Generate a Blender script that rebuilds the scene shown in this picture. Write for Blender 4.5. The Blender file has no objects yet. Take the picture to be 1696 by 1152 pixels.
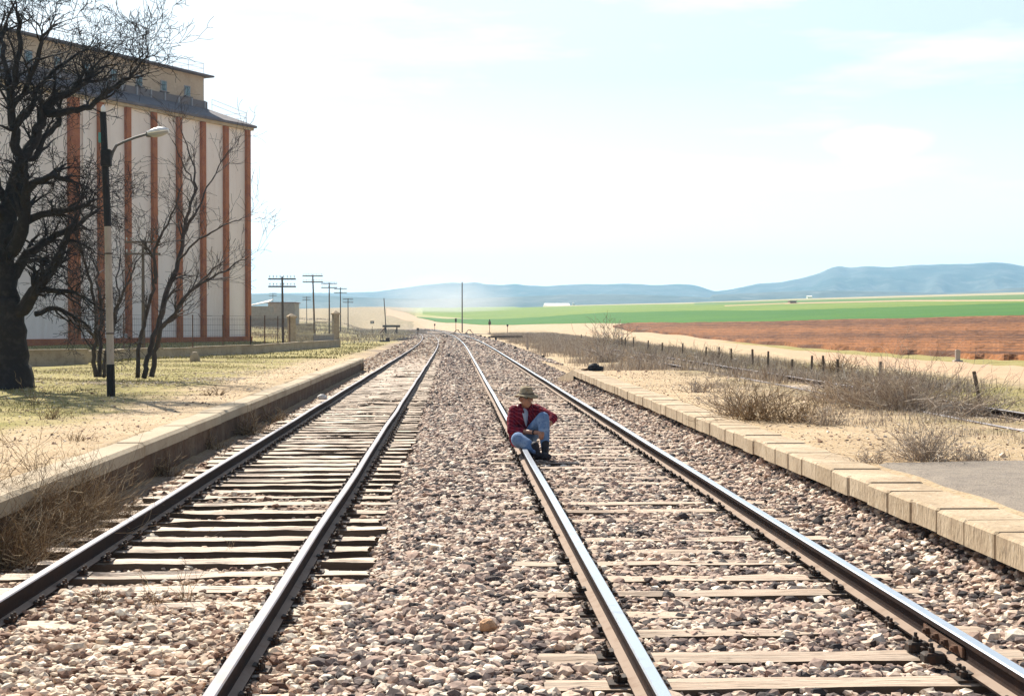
import bpy, math, random
import numpy as np
from mathutils import Vector, Matrix, noise as mnoise
R = math.radians
random.seed(7)
rng = np.random.default_rng(7)
sc = bpy.context.scene
col = sc.collection

# ------------------------------------------------------------------ camera
FPX = 2355.6
CAMZ = 1.79
cd = bpy.data.cameras.new('camera')
cam = bpy.data.objects.new('camera', cd)
col.objects.link(cam)
cam.location = (0, 0, CAMZ)
cam.rotation_euler = (R(90 - 0.973), 0, R(-2.36))
cd.lens = 50.0
cd.sensor_width = 36.0
cd.clip_start = 0.1
cd.clip_end = 12000
sc.camera = cam
sc.render.resolution_x = 1024
sc.render.resolution_y = 695
CM = cam.rotation_euler.to_matrix()

# ------------------------------------------------------------------ sky and sun
SUN_EL, SUN_AZ = 42.0, -24.0           # azimuth from +Y, negative = left
w = bpy.data.worlds.new('World')
sc.world = w
w.use_nodes = True
nt = w.node_tree
bg = nt.nodes['Background']
sky = nt.nodes.new('ShaderNodeTexSky')
sky.sky_type = 'NISHITA'
sky.sun_disc = False
sky.sun_elevation = R(SUN_EL)
sky.sun_rotation = R(SUN_AZ)
sky.dust_density = 1.0
sky.ozone_density = 1.6
# pale haze low in the sky, thin cloud streaks
tc = nt.nodes.new('ShaderNodeTexCoord')
mp = nt.nodes.new('ShaderNodeMapping')
mp.inputs['Scale'].default_value = (1.6, 1.6, 9.0)
nz = nt.nodes.new('ShaderNodeTexNoise')
nz.inputs['Scale'].default_value = 2.6
nz.inputs['Detail'].default_value = 8
nz.inputs['Roughness'].default_value = 0.58
nt.links.new(tc.outputs['Generated'], mp.inputs['Vector'])
nt.links.new(mp.outputs['Vector'], nz.inputs['Vector'])
sx = nt.nodes.new('ShaderNodeSeparateXYZ')
nt.links.new(tc.outputs['Generated'], sx.inputs[0])
el = nt.nodes.new('ShaderNodeMapRange')
el.inputs[1].default_value = 0.22; el.inputs[2].default_value = 0.50
el.inputs[3].default_value = 0.88; el.inputs[4].default_value = 0.05
nt.links.new(sx.outputs['Z'], el.inputs[0])
# the veil is brightest on the sun's side of the sky
az = nt.nodes.new('ShaderNodeMapRange')
az.inputs[1].default_value = -0.05; az.inputs[2].default_value = 0.88
az.inputs[3].default_value = 0.15; az.inputs[4].default_value = 1.0
nt.links.new(sx.outputs['Y'], az.inputs[0])
ml = nt.nodes.new('ShaderNodeMath'); ml.operation = 'MULTIPLY'
nt.links.new(el.outputs[0], ml.inputs[0]); nt.links.new(az.outputs[0], ml.inputs[1])
hz_ = nt.nodes.new('ShaderNodeMixRGB')          # whiter towards the horizon and towards the sun
hz_.inputs[1].default_value = (8.9, 10.4, 11.4, 1)
hz_.inputs[2].default_value = (17.5, 17.6, 17.4, 1)
lo_ = nt.nodes.new('ShaderNodeMapRange')
lo_.inputs[1].default_value = 0.02; lo_.inputs[2].default_value = 0.17; lo_.inputs[3].default_value = 1.0; lo_.inputs[4].default_value = 0.0
nt.links.new(sx.outputs['Z'], lo_.inputs[0])
xr = nt.nodes.new('ShaderNodeMapRange')
xr.inputs[1].default_value = -0.30; xr.inputs[2].default_value = 0.36; xr.inputs[3].default_value = 0.40; xr.inputs[4].default_value = 0.0
nt.links.new(sx.outputs['X'], xr.inputs[0])
ad = nt.nodes.new('ShaderNodeMath'); ad.operation = 'ADD'; ad.use_clamp = True
nt.links.new(lo_.outputs[0], ad.inputs[0]); nt.links.new(xr.outputs[0], ad.inputs[1])
nt.links.new(ad.outputs[0], hz_.inputs[0])
mx = nt.nodes.new('ShaderNodeMixRGB')
nt.links.new(hz_.outputs[0], mx.inputs[2])
nt.links.new(ml.outputs[0], mx.inputs[0])
nt.links.new(sky.outputs['Color'], mx.inputs[1])
rp = nt.nodes.new('ShaderNodeMapRange')
rp.inputs[1].default_value = 0.50; rp.inputs[2].default_value = 0.74
rp.inputs[3].default_value = 0.0; rp.inputs[4].default_value = 0.75
nt.links.new(nz.outputs['Fac'], rp.inputs[0])
mx2 = nt.nodes.new('ShaderNodeMixRGB')
mx2.inputs[2].default_value = (16, 16, 16, 1)
nt.links.new(rp.outputs[0], mx2.inputs[0])
nt.links.new(mx.outputs['Color'], mx2.inputs[1])
# one small bright cloud low on the right
cdir = CM @ Vector(((1450 - 848) / FPX, -(236 - 576) / FPX, -1.0)); cdir.normalize()
sb = nt.nodes.new('ShaderNodeVectorMath'); sb.operation = 'SUBTRACT'; sb.inputs[1].default_value = cdir
sl_ = nt.nodes.new('ShaderNodeMapping'); sl_.inputs['Scale'].default_value = (1.0, 1.0, 3.2)
ln_ = nt.nodes.new('ShaderNodeVectorMath'); ln_.operation = 'LENGTH'
n3 = nt.nodes.new('ShaderNodeTexNoise'); n3.inputs['Scale'].default_value = 34; n3.inputs['Detail'].default_value = 5
mn = nt.nodes.new('ShaderNodeMath'); mn.operation = 'MULTIPLY_ADD'; mn.inputs[1].default_value = -0.035
cr_ = nt.nodes.new('ShaderNodeMapRange'); cr_.inputs[1].default_value = 0.022; cr_.inputs[2].default_value = 0.0; cr_.inputs[3].default_value = 0.0; cr_.inputs[4].default_value = 0.9
nt.links.new(tc.outputs['Generated'], sb.inputs[0]); nt.links.new(sb.outputs[0], sl_.inputs[0]); nt.links.new(sl_.outputs[0], ln_.inputs[0])
nt.links.new(tc.outputs['Generated'], n3.inputs['Vector']); nt.links.new(n3.outputs['Fac'], mn.inputs[0]); nt.links.new(ln_.outputs['Value'], mn.inputs[2])
nt.links.new(mn.outputs[0], cr_.inputs[0])
mx3 = nt.nodes.new('ShaderNodeMixRGB'); mx3.inputs[2].default_value = (16, 16, 16, 1)
nt.links.new(cr_.outputs[0], mx3.inputs[0]); nt.links.new(mx2.outputs['Color'], mx3.inputs[1])
nt.links.new(mx3.outputs['Color'], bg.inputs['Color'])
bg.inputs['Strength'].default_value = 0.05

sd = bpy.data.lights.new('sun', 'SUN')
sd.energy = 5.0
sd.angle = R(0.5)
sd.color = (1.0, 0.93, 0.81)
sun = bpy.data.objects.new('sun', sd)
col.objects.link(sun)
sv = Vector((math.sin(R(SUN_AZ)) * math.cos(R(SUN_EL)), math.cos(R(SUN_AZ)) * math.cos(R(SUN_EL)), math.sin(R(SUN_EL))))
sun.rotation_euler = (-sv).to_track_quat('-Z', 'Y').to_euler()

sc.view_settings.view_transform = 'Standard'
sc.view_settings.look = 'None'
sc.view_settings.gamma = 1.0
sc.view_settings.use_curve_mapping = False
sc.view_settings.exposure = 0.98

# ------------------------------------------------------------------ helpers
def P(px, py, Y):
    """a world point at distance Y along the tracks, seen at photo pixel px, py"""
    d = CM @ Vector(((px - 848) / FPX, -(py - 576) / FPX, -1.0))
    t = Y / d.y
    return Vector((d.x * t, Y, CAMZ + d.z * t))

def XofPX(px, Y):
    return (px - 751.0) / FPX * Y * 1.0

def tag(o, label=None, cat=None, group=None, kind=None):
    if label: o['label'] = label
    if cat: o['category'] = cat
    if group: o['group'] = group
    if kind: o['kind'] = kind
    return o

def empty(name, loc=(0, 0, 0), rz=0.0, label=None, cat=None, group=None):
    o = bpy.data.objects.new(name, None)
    o.empty_display_size = 0.2
    o.location = loc
    o.rotation_euler = (0, 0, rz)
    col.objects.link(o)
    return tag(o, label, cat, group)

def copy_tree(o, parent=None):
    c = o.copy()
    col.objects.link(c)
    c.parent = parent
    for ch in list(o.children):
        copy_tree(ch, c)
    return c

class MB:
    def __init__(self):
        self.v = []; self.f = []; self.m = []
    def add(self, vs, fs, mi=0):
        b = len(self.v)
        self.v.extend([tuple(p) for p in vs])
        self.f.extend([tuple(i + b for i in q) for q in fs])
        self.m.extend([mi] * len(fs))
        return self
    def box(self, c, s, rz=0.0, mi=0, rx=0.0, ry=0.0):
        M = Matrix.Translation(c) @ Matrix.Rotation(rz, 4, 'Z') @ Matrix.Rotation(ry, 4, 'Y') @ Matrix.Rotation(rx, 4, 'X')
        x, y, z = s[0] / 2, s[1] / 2, s[2] / 2
        vs = [M @ Vector(p) for p in ((-x,-y,-z),(x,-y,-z),(x,y,-z),(-x,y,-z),(-x,-y,z),(x,-y,z),(x,y,z),(-x,y,z))]
        return self.add(vs, [(0,3,2,1),(4,5,6,7),(0,1,5,4),(1,2,6,5),(2,3,7,6),(3,0,4,7)], mi)
    def bbox(self, c, s, b=0.01, rz=0.0, mi=0, ry=0.0, rx=0.0):
        """box with chamfered vertical and top edges"""
        M = Matrix.Translation(c) @ Matrix.Rotation(rz, 4, 'Z') @ Matrix.Rotation(ry, 4, 'Y') @ Matrix.Rotation(rx, 4, 'X')
        x, y, z = s[0] / 2, s[1] / 2, s[2] / 2
        def ring(ix, zz):
            X, Y = x - ix, y - ix
            k = b
            return [(-X + k, -Y, zz), (X - k, -Y, zz), (X, -Y + k, zz), (X, Y - k, zz), (X - k, Y, zz), (-X + k, Y, zz), (-X, Y - k, zz), (-X, -Y + k, zz)]
        vs = [M @ Vector(p) for p in ring(0, -z) + ring(0, z - b) + ring(b, z)]
        fs = [tuple(range(7, -1, -1)), tuple(range(16, 24))]
        for k in range(2):
            for i in range(8):
                j = (i + 1) % 8
                fs.append((k*8+i, k*8+j, k*8+8+j, k*8+8+i))
        return self.add(vs, fs, mi)
    def tube(self, pts, rad, n=6, mi=0, cap=True):
        pts = [Vector(p) for p in pts]
        if not hasattr(rad, '__len__'): rad = [rad] * len(pts)
        vs = []; fs = []
        up = None
        for i, p in enumerate(pts):
            a = pts[max(0, i - 1)]; b = pts[min(len(pts) - 1, i + 1)]
            t = (b - a)
            if t.length < 1e-9: t = Vector((0, 0, 1))
            t.normalize()
            if up is None:
                up = Vector((1, 0, 0)) if abs(t.x) < 0.8 else Vector((0, 1, 0))
            s = t.cross(up)
            if s.length < 1e-6: s = t.cross(Vector((0.3, 0.9, 0.1)))
            s.normalize(); up = s.cross(t); up.normalize()
            for k in range(n):
                an = 2 * math.pi * k / n
                vs.append(p + (s * math.cos(an) + up * math.sin(an)) * rad[i])
        for i in range(len(pts) - 1):
            for k in range(n):
                k2 = (k + 1) % n
                fs.append((i*n+k, i*n+k2, (i+1)*n+k2, (i+1)*n+k))
        if cap:
            fs.append(tuple(range(n - 1, -1, -1)))
            fs.append(tuple((len(pts)-1)*n + k for k in range(n)))
        return self.add(vs, fs, mi)
    def ball(self, c, r, n=8, m=6, mi=0, noise_=0.0):
        c = Vector(c)
        if not hasattr(r, '__len__'): r = (r, r, r)
        vs = [c + Vector((0, 0, -r[2]))]; fs = []
        for i in range(1, m):
            th = math.pi * i / m
            for k in range(n):
                an = 2 * math.pi * k / n
                q = 1 + noise_ * (random.random() - .5)
                vs.append(c + Vector((r[0]*math.sin(th)*math.cos(an)*q, r[1]*math.sin(th)*math.sin(an)*q, -r[2]*math.cos(th)*q)))
        vs.append(c + Vector((0, 0, r[2])))
        for k in range(n): fs.append((0, 1 + (k+1) % n, 1 + k))
        for i in range(m - 2):
            for k in range(n):
                a = 1 + i*n + k; b = 1 + i*n + (k+1) % n
                fs.append((a, b, b + n, a + n))
        t = len(vs) - 1
        for k in range(n): fs.append((1 + (m-2)*n + k, 1 + (m-2)*n + (k+1) % n, t))
        return self.add(vs, fs, mi)
    def lathe(self, c, prof, n=16, mi=0):
        c = Vector(c); vs = []; fs = []
        for (r, z) in prof:
            for k in range(n):
                an = 2 * math.pi * k / n
                vs.append(c + Vector((r*math.cos(an), r*math.sin(an), z)))
        for i in range(len(prof) - 1):
            for k in range(n):
                k2 = (k+1) % n
                fs.append((i*n+k, i*n+k2, (i+1)*n+k2, (i+1)*n+k))
        fs.append(tuple(range(n-1, -1, -1))); fs.append(tuple((len(prof)-1)*n+k for k in range(n)))
        return self.add(vs, fs, mi)
    def build(self, name, mats, parent=None, smooth=False, kind=None):
        me = bpy.data.meshes.new(name)
        me.from_pydata(self.v, [], self.f)
        if not isinstance(mats, (list, tuple)): mats = [mats]
        for m in mats: me.materials.append(m)
        if len(mats) > 1: me.polygons.foreach_set('material_index', self.m)
        if smooth: me.polygons.foreach_set('use_smooth', [True] * len(self.f))
        me.update()
        o = bpy.data.objects.new(name, me)
        col.objects.link(o)
        if parent is not None: o.parent = parent
        if kind: o['kind'] = kind
        return o

def np_mesh(name, V, F, mat, attrs=None, parent=None, smooth=False):
    """V (n,3), F (m,k) all the same k"""
    me = bpy.data.meshes.new(name)
    V = np.ascontiguousarray(V, dtype=np.float32); F = np.ascontiguousarray(F, dtype=np.int32)
    m, k = F.shape
    me.vertices.add(len(V)); me.vertices.foreach_set('co', V.ravel())
    me.loops.add(m * k); me.loops.foreach_set('vertex_index', F.ravel())
    me.polygons.add(m)
    me.polygons.foreach_set('loop_start', np.arange(0, m * k, k, dtype=np.int32))
    me.polygons.foreach_set('loop_total', np.full(m, k, dtype=np.int32))
    me.polygons.foreach_set('use_smooth', np.full(m, bool(smooth), dtype=bool))
    me.materials.append(mat)
    me.update(calc_edges=True)
    if attrs:
        for an, av in attrs.items():
            a = me.attributes.new(an, 'FLOAT', 'POINT')
            a.data.foreach_set('value', np.ascontiguousarray(av, dtype=np.float32))
    o = bpy.data.objects.new(name, me)
    col.objects.link(o)
    if parent is not None: o.parent = parent
    return o

def grid_faces(nr, nc):
    i = np.arange(nr - 1)[:, None]; j = np.arange(nc - 1)[None, :]
    a = i * nc + j
    return np.stack([a, a + 1, a + nc + 1, a + nc], -1).reshape(-1, 4)

# ------------------------------------------------------------------ materials
def lin(c):
    return tuple(c) + (1,)

def mat(name, base, rough=0.85, metal=0.0, noise=None, bump=0.0, bscale=20.0, spec=0.3, coords='Object', rnd=0.0, stretch=None):
    """noise = list of (scale, colour, lo, hi[, detail]) layers mixed over the base colour"""
    m = bpy.data.materials.new(name); m.use_nodes = True
    t = m.node_tree; b = t.nodes['Principled BSDF']
    b.inputs['Roughness'].default_value = rough
    b.inputs['Metallic'].default_value = metal
    b.inputs['Specular IOR Level'].default_value = spec
    tcn = t.nodes.new('ShaderNodeTexCoord')
    vec = tcn.outputs[coords]
    if stretch:
        q = t.nodes.new('ShaderNodeMapping'); q.inputs['Scale'].default_value = stretch
        t.links.new(vec, q.inputs['Vector']); vec = q.outputs['Vector']
    cur = None
    rgb = t.nodes.new('ShaderNodeRGB'); rgb.outputs[0].default_value = lin(base); cur = rgb.outputs[0]
    oi = None
    if rnd > 0 or True:
        oi = t.nodes.new('ShaderNodeObjectInfo')
    for L in (noise or []):
        n = t.nodes.new('ShaderNodeTexNoise'); n.inputs['Scale'].default_value = L[0]
        n.inputs['Detail'].default_value = L[4] if len(L) > 4 else 5
        n.inputs['Roughness'].default_value = 0.6
        if rnd > 0:
            n.noise_dimensions = '4D'
            mm = t.nodes.new('ShaderNodeMath'); mm.operation = 'MULTIPLY'; mm.inputs[1].default_value = 37.0
            t.links.new(oi.outputs['Random'], mm.inputs[0]); t.links.new(mm.outputs[0], n.inputs['W'])
        t.links.new(vec, n.inputs['Vector'])
        mr = t.nodes.new('ShaderNodeMapRange'); mr.inputs[1].default_value = L[2]; mr.inputs[2].default_value = L[3]
        t.links.new(n.outputs['Fac'], mr.inputs[0])
        x = t.nodes.new('ShaderNodeMixRGB'); x.inputs[2].default_value = lin(L[1])
        t.links.new(mr.outputs[0], x.inputs[0]); t.links.new(cur, x.inputs[1]); cur = x.outputs[0]
    if rnd > 0:
        hs = t.nodes.new('ShaderNodeHueSaturation')
        mr = t.nodes.new('ShaderNodeMapRange'); mr.inputs[3].default_value = 1 - rnd; mr.inputs[4].default_value = 1 + rnd
        t.links.new(oi.outputs['Random'], mr.inputs[0]); t.links.new(mr.outputs[0], hs.inputs['Value'])
        t.links.new(cur, hs.inputs['Color']); cur = hs.outputs[0]
    t.links.new(cur, b.inputs['Base Color'])
    if bump > 0:
        n = t.nodes.new('ShaderNodeTexNoise'); n.inputs['Scale'].default_value = bscale; n.inputs['Detail'].default_value = 8
        t.links.new(vec, n.inputs['Vector'])
        bp = t.nodes.new('ShaderNodeBump'); bp.inputs['Strength'].default_value = 1.0; bp.inputs['Distance'].default_value = bump
        t.links.new(n.outputs['Fac'], bp.inputs['Height']); t.links.new(bp.outputs[0], b.inputs['Normal'])
    return m

def attr_ramp_mat(name, stops, attr='rnd', rough=0.9, bump=0.0, bscale=60, vary=0.25, vscale=30):
    m = bpy.data.materials.new(name); m.use_nodes = True
    t = m.node_tree; b = t.nodes['Principled BSDF']; b.inputs['Roughness'].default_value = rough
    b.inputs['Specular IOR Level'].default_value = 0.25
    a = t.nodes.new('ShaderNodeAttribute'); a.attribute_name = attr
    r = t.nodes.new('ShaderNodeValToRGB')
    while len(r.color_ramp.elements) < len(stops): r.color_ramp.elements.new(0.5)
    for e, (p, c) in zip(r.color_ramp.elements, stops):
        e.position = p; e.color = lin(c)
    t.links.new(a.outputs['Fac'], r.inputs[0])
    tcn = t.nodes.new('ShaderNodeTexCoord')
    n = t.nodes.new('ShaderNodeTexNoise'); n.inputs['Scale'].default_value = vscale; n.inputs['Detail'].default_value = 4
    t.links.new(tcn.outputs['Object'], n.inputs['Vector'])
    mr = t.nodes.new('ShaderNodeMapRange'); mr.inputs[1].default_value = .3; mr.inputs[2].default_value = .7
    mr.inputs[3].default_value = 1 - vary; mr.inputs[4].default_value = 1 + vary
    t.links.new(n.outputs['Fac'], mr.inputs[0])
    hs = t.nodes.new('ShaderNodeHueSaturation'); t.links.new(mr.outputs[0], hs.inputs['Value']); t.links.new(r.outputs[0], hs.inputs['Color'])
    t.links.new(hs.outputs[0], b.inputs['Base Color'])
    if bump > 0:
        bp = t.nodes.new('ShaderNodeBump'); bp.inputs['Distance'].default_value = bump
        n2 = t.nodes.new('ShaderNodeTexNoise'); n2.inputs['Scale'].default_value = bscale; t.links.new(tcn.outputs['Object'], n2.inputs['Vector'])
        t.links.new(n2.outputs['Fac'], bp.inputs['Height']); t.links.new(bp.outputs[0], b.inputs['Normal'])
    return m

M = {}
M['wood'] = mat('weathered_sleeper_wood', (.72, .59, .475), .9, noise=[(3.0, (.56, .44, .34), .48, .72), (9.0, (.34, .26, .18), .56, .68), (22.0, (.09, .07, .055), .56, .66), (7, (.74, .66, .56), .52, .75)],
                bump=.012, bscale=14, rnd=.12, stretch=(.35, 7.0, 4.0))
M['wood_b'] = mat('brown_sleeper_wood', (.52, .405, .315), .88, noise=[(3.0, (.42, .30, .215), .48, .72), (9.0, (.26, .18, .12), .55, .68), (22.0, (.08, .06, .045), .56, .66), (6, (.58, .50, .40), .5, .7)],
                bump=.010, bscale=14, rnd=.15, stretch=(.35, 7.0, 4.0))
M['rail_top_b'] = mat('polished_rail_steel', (.62, .66, .72), .30, .85, noise=[(8, (.45, .45, .48), .55, .8)], spec=.5)
M['rail_top_a'] = mat('dull_rail_steel', (.27, .255, .28), .68, .1, noise=[(6, (.28, .23, .21), .5, .75)], spec=.5)
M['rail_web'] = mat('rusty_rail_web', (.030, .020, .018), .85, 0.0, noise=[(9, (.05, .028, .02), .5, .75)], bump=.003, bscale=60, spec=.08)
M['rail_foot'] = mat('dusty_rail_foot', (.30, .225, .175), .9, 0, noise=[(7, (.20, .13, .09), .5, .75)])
M['iron'] = mat('dark_fastening_iron', (.045, .035, .03), .75, .2, noise=[(20, (.12, .06, .035), .5, .7)])
M['concrete'] = mat('kerb_concrete', (.52, .41, .285), .92, noise=[(1.4, (.38, .285, .185), .40, .62), (7, (.31, .225, .145), .50, .72), (26, (.20, .15, .10), .58, .72), (15, (.60, .52, .40), .6, .75)], bump=.012, bscale=30, stretch=(1, 1, .45))
M['concrete_old'] = mat('old_concrete', (.42, .34, .245), .92, noise=[(.9, (.33, .26, .18), .42, .66), (5, (.26, .20, .14), .50, .72), (22, (.16, .13, .09), .58, .75)], bump=.006, bscale=35)
M['coping_face'] = mat('shaded_coping_concrete', (.44, .36, .255), .92, noise=[(1.1, (.36, .28, .19), .42, .66), (9, (.50, .42, .31), .55, .75), (24, (.24, .19, .13), .60, .75)], bump=.008, bscale=30)  # left coping: the shade on its face is put into the concrete colour
M['asphalt'] = mat('worn_asphalt', (.225, .19, .16), .97, noise=[(1.2, (.28, .235, .19), .42, .62), (7, (.19, .16, .135), .5, .7), (60, (.11, .095, .08), .52, .66), (45, (.40, .34, .27), .62, .7)], bump=.012, bscale=70)
M['wood_side'] = mat('shaded_sleeper_side', (.085, .062, .045), .95, noise=[(3, (.15, .115, .085), .5, .7)], rnd=.3, stretch=(.4, 4, 4))  # sleeper sides painted darker than the tops: their shade is in the colour
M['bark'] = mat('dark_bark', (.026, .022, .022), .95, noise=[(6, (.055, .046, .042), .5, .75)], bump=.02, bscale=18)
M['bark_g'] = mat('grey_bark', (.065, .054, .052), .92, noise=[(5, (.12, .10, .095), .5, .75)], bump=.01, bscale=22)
M['black_paint'] = mat('black_paint', (.012, .011, .012), .7, noise=[(9, (.03, .025, .025), .5, .75)])
M['pole_grey'] = mat('grey_painted_post', (.42, .37, .32), .85, noise=[(4, (.30, .25, .21), .45, .7), (25, (.22, .19, .16), .6, .75)], bump=.004, bscale=40, stretch=(1, 1, .3))
M['pole_wood'] = mat('creosoted_pole', (.10, .075, .055), .9, noise=[(5, (.16, .12, .09), .45, .7)], stretch=(3, 3, .4))
M['lamp_white'] = mat('lamp_white_enamel', (.72, .74, .74), .45, noise=[(9, (.55, .55, .53), .5, .75)], spec=.5)
M['lamp_metal'] = mat('lamp_arm_metal', (.10, .10, .10), .6, .3, noise=[(9, (.16, .14, .12), .5, .7)])
M['green_band'] = mat('green_plate', (.10, .28, .26), .7)
M['rusty'] = mat('rusted_iron', (.10, .055, .035), .9, noise=[(9, (.20, .10, .06), .5, .7)])
M['black_cloth'] = mat('black_bag', (.012, .012, .016), .8, noise=[(9, (.03, .03, .04), .5, .7)], bump=.01, bscale=12)

# ------------------------------------------------------------------ terrain height
def ss(x, a, b):
    t = np.clip((np.asarray(x, float) - a) / (b - a), 0, 1)
    return t * t * (3 - 2 * t)

XA, XB, G = -2.02, 1.80, 0.87      # track centre lines, half distance of rail centres
ZA, ZB = 0.05, 0.16                # rail tops
def offA(y): return -np.clip(np.asarray(y, float) - 85, 0, None) ** 2 / (2 * 4600)
def offB(y): return -np.clip(np.asarray(y, float) - 85, 0, None) ** 2 / (2 * 6300)

COLS = {
 -900: [(60, .05), (150, .3), (400, 1.5), (1000, 3.0)],
 300: [(60, .1), (130, .25), (200, 545), (262, 541), (330, 534), (500, 520), (700, 515), (1000, 514)],
 420: [(60, .1), (130, .2), (200, 546), (262, 541), (330, 534), (500, 519), (700, 514), (1000, 513)],
 540: [(60, .05), (130, .05), (200, 549), (262, 543), (330, 539), (500, 519), (650, 511), (1000, 510)],
 600: [(60, 0.), (200, .05), (300, 549), (430, 545), (480, 540), (560, 524), (680, 509), (1000, 508)],
 640: [(60, 0.), (250, .05), (430, 545), (500, 536), (580, 518), (660, 508.5), (1000, 508)],
 690: [(60, -.05), (250, 0), (400, 546), (480, 542), (540, 528), (590, 521), (720, 512), (1000, 509.5)],
 760: [(60, -.05), (300, 0.1), (380, 543), (440, 537), (470, 533), (600, 520), (800, 511), (1100, 509)],
 850: [(60, -.05), (280, 0.1), (320, 545), (350, 540), (400, 535), (450, 530), (600, 516), (800, 510), (1100, 508)],
 1000: [(60, -.1), (210, -.05), (235, 553), (260, 545), (290, 536), (330, 530), (420, 517), (600, 509), (900, 505.5)],
 1150: [(60, -.1), (140, 0), (170, 561), (215, 547), (250, 536), (290, 529), (370, 515), (550, 507), (900, 502)],
 1300: [(60, -.1), (78, -.05), (100, 578), (150, 560), (200, 545), (235, 534), (330, 515), (450, 504), (600, 500), (900, 496.5)],
 1696: [(43, -.05), (58, 0), (90, 580), (130, 556), (180, 536), (215, 525), (330, 502), (430, 496), (600, 489.5), (900, 485)],
 2500: [(43, 0), (58, .05), (90, 1.0), (130, 2.4), (215, 6.5), (430, 16), (900, 32)],
 4200: [(43, 0), (58, .05), (90, 1.0), (130, 2.4), (215, 6.5), (430, 16), (900, 32)],
}
DROW = np.array([40, 60, 78, 100, 130, 160, 200, 235, 262, 300, 330, 380, 430, 480, 540, 600, 680, 780, 900, 1000, 1100, 1400, 1900, 2600, 6000], float)
_pk = sorted(COLS)
def _ratio(px):
    p = P(px, 530, 100.0); return p.x / 100.0
PXR = np.array([_ratio(p) for p in _pk])
TAB = []
for px in _pk:
    ds = []; zs = []
    for d, v in COLS[px]:
        ds.append(d); zs.append(P(px, v, d).z if v > 100 else v)
    zl = list(np.interp(DROW[DROW <= ds[-1]], ds, zs))
    top = zs[-1]
    for d in DROW[DROW > ds[-1]]:
        zl.append(top * max(0.0, 1 - (d - ds[-1]) / 700.0) - (1.0 if d > 1500 else 0))
    TAB.append(zl)
TAB = np.array(TAB)      # cols x rows

def bilin(r, y):
    ci = np.clip(np.searchsorted(PXR, r) - 1, 0, len(PXR) - 2)
    ri = np.clip(np.searchsorted(DROW, y) - 1, 0, len(DROW) - 2)
    a = np.clip((r - PXR[ci]) / (PXR[ci + 1] - PXR[ci]), 0, 1)
    b = np.clip((y - DROW[ri]) / (DROW[ri + 1] - DROW[ri]), 0, 1)
    return (TAB[ci, ri] * (1 - a) + TAB[ci + 1, ri] * a) * (1 - b) + (TAB[ci, ri + 1] * (1 - a) + TAB[ci + 1, ri + 1] * a) * b

def wob(x, y, s, seed=0.0):
    """cheap smooth pseudo noise -1..1"""
    x = x / s; y = y / s
    return (np.sin(x * 1.7 + seed + 1.3 * np.sin(y * 1.1 + seed * 2)) + np.sin(y * 2.3 + seed * 3 + 1.7 * np.sin(x * .9 + seed)) + np.sin((x + y) * 3.1 + seed * 5)) / 3.0

def bedprofile(x, y):
    """ground between the two platform edges"""
    xs = [-4.2, -3.5, -3.35, -2.0, -.68, -.55, 0.0, .35, 3.2, 3.35, 3.68, 4.0]
    lowfill = 1 - ss(y + .7 * wob(x, y, .9, 2), 9.4, 11.8)           # near end: ballast between the sleepers of the left track
    farfill = ss(y, 20, 32) * .45
    patch = np.clip(.5 + 1.0 * wob(x, y, 1.4, 2.0), 0, 1) * ss(y, 13.5, 15) * (1 - ss(y, 18, 20))
    gap = -.195 + .080 * np.maximum(np.maximum(lowfill, farfill), patch * .75)
    zl = [-.16, -.19, -.20, -.20, -.20, -.10, -.02, -.03, -.03, -.0, .15, .16]
    z = np.interp(x, xs, zl)
    z = z - ((x > .5) & (x < 3.1)) * (.004 + .010 * wob(x, y, 1.9, 4) + .012 * (1 - ss(y, 7.9, 8.4)))
    m = ((x > -3.36) & (x < -.66))
    z = np.where(m, gap, z)
    z = np.where((x >= -.66) & (x < -.5), gap + (x + .66) / .16 * (-.09 - gap), z)
    return z + .018 * wob(x, y, .8, 1.0) + .012 * wob(x, y, .27, 3.0)

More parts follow.
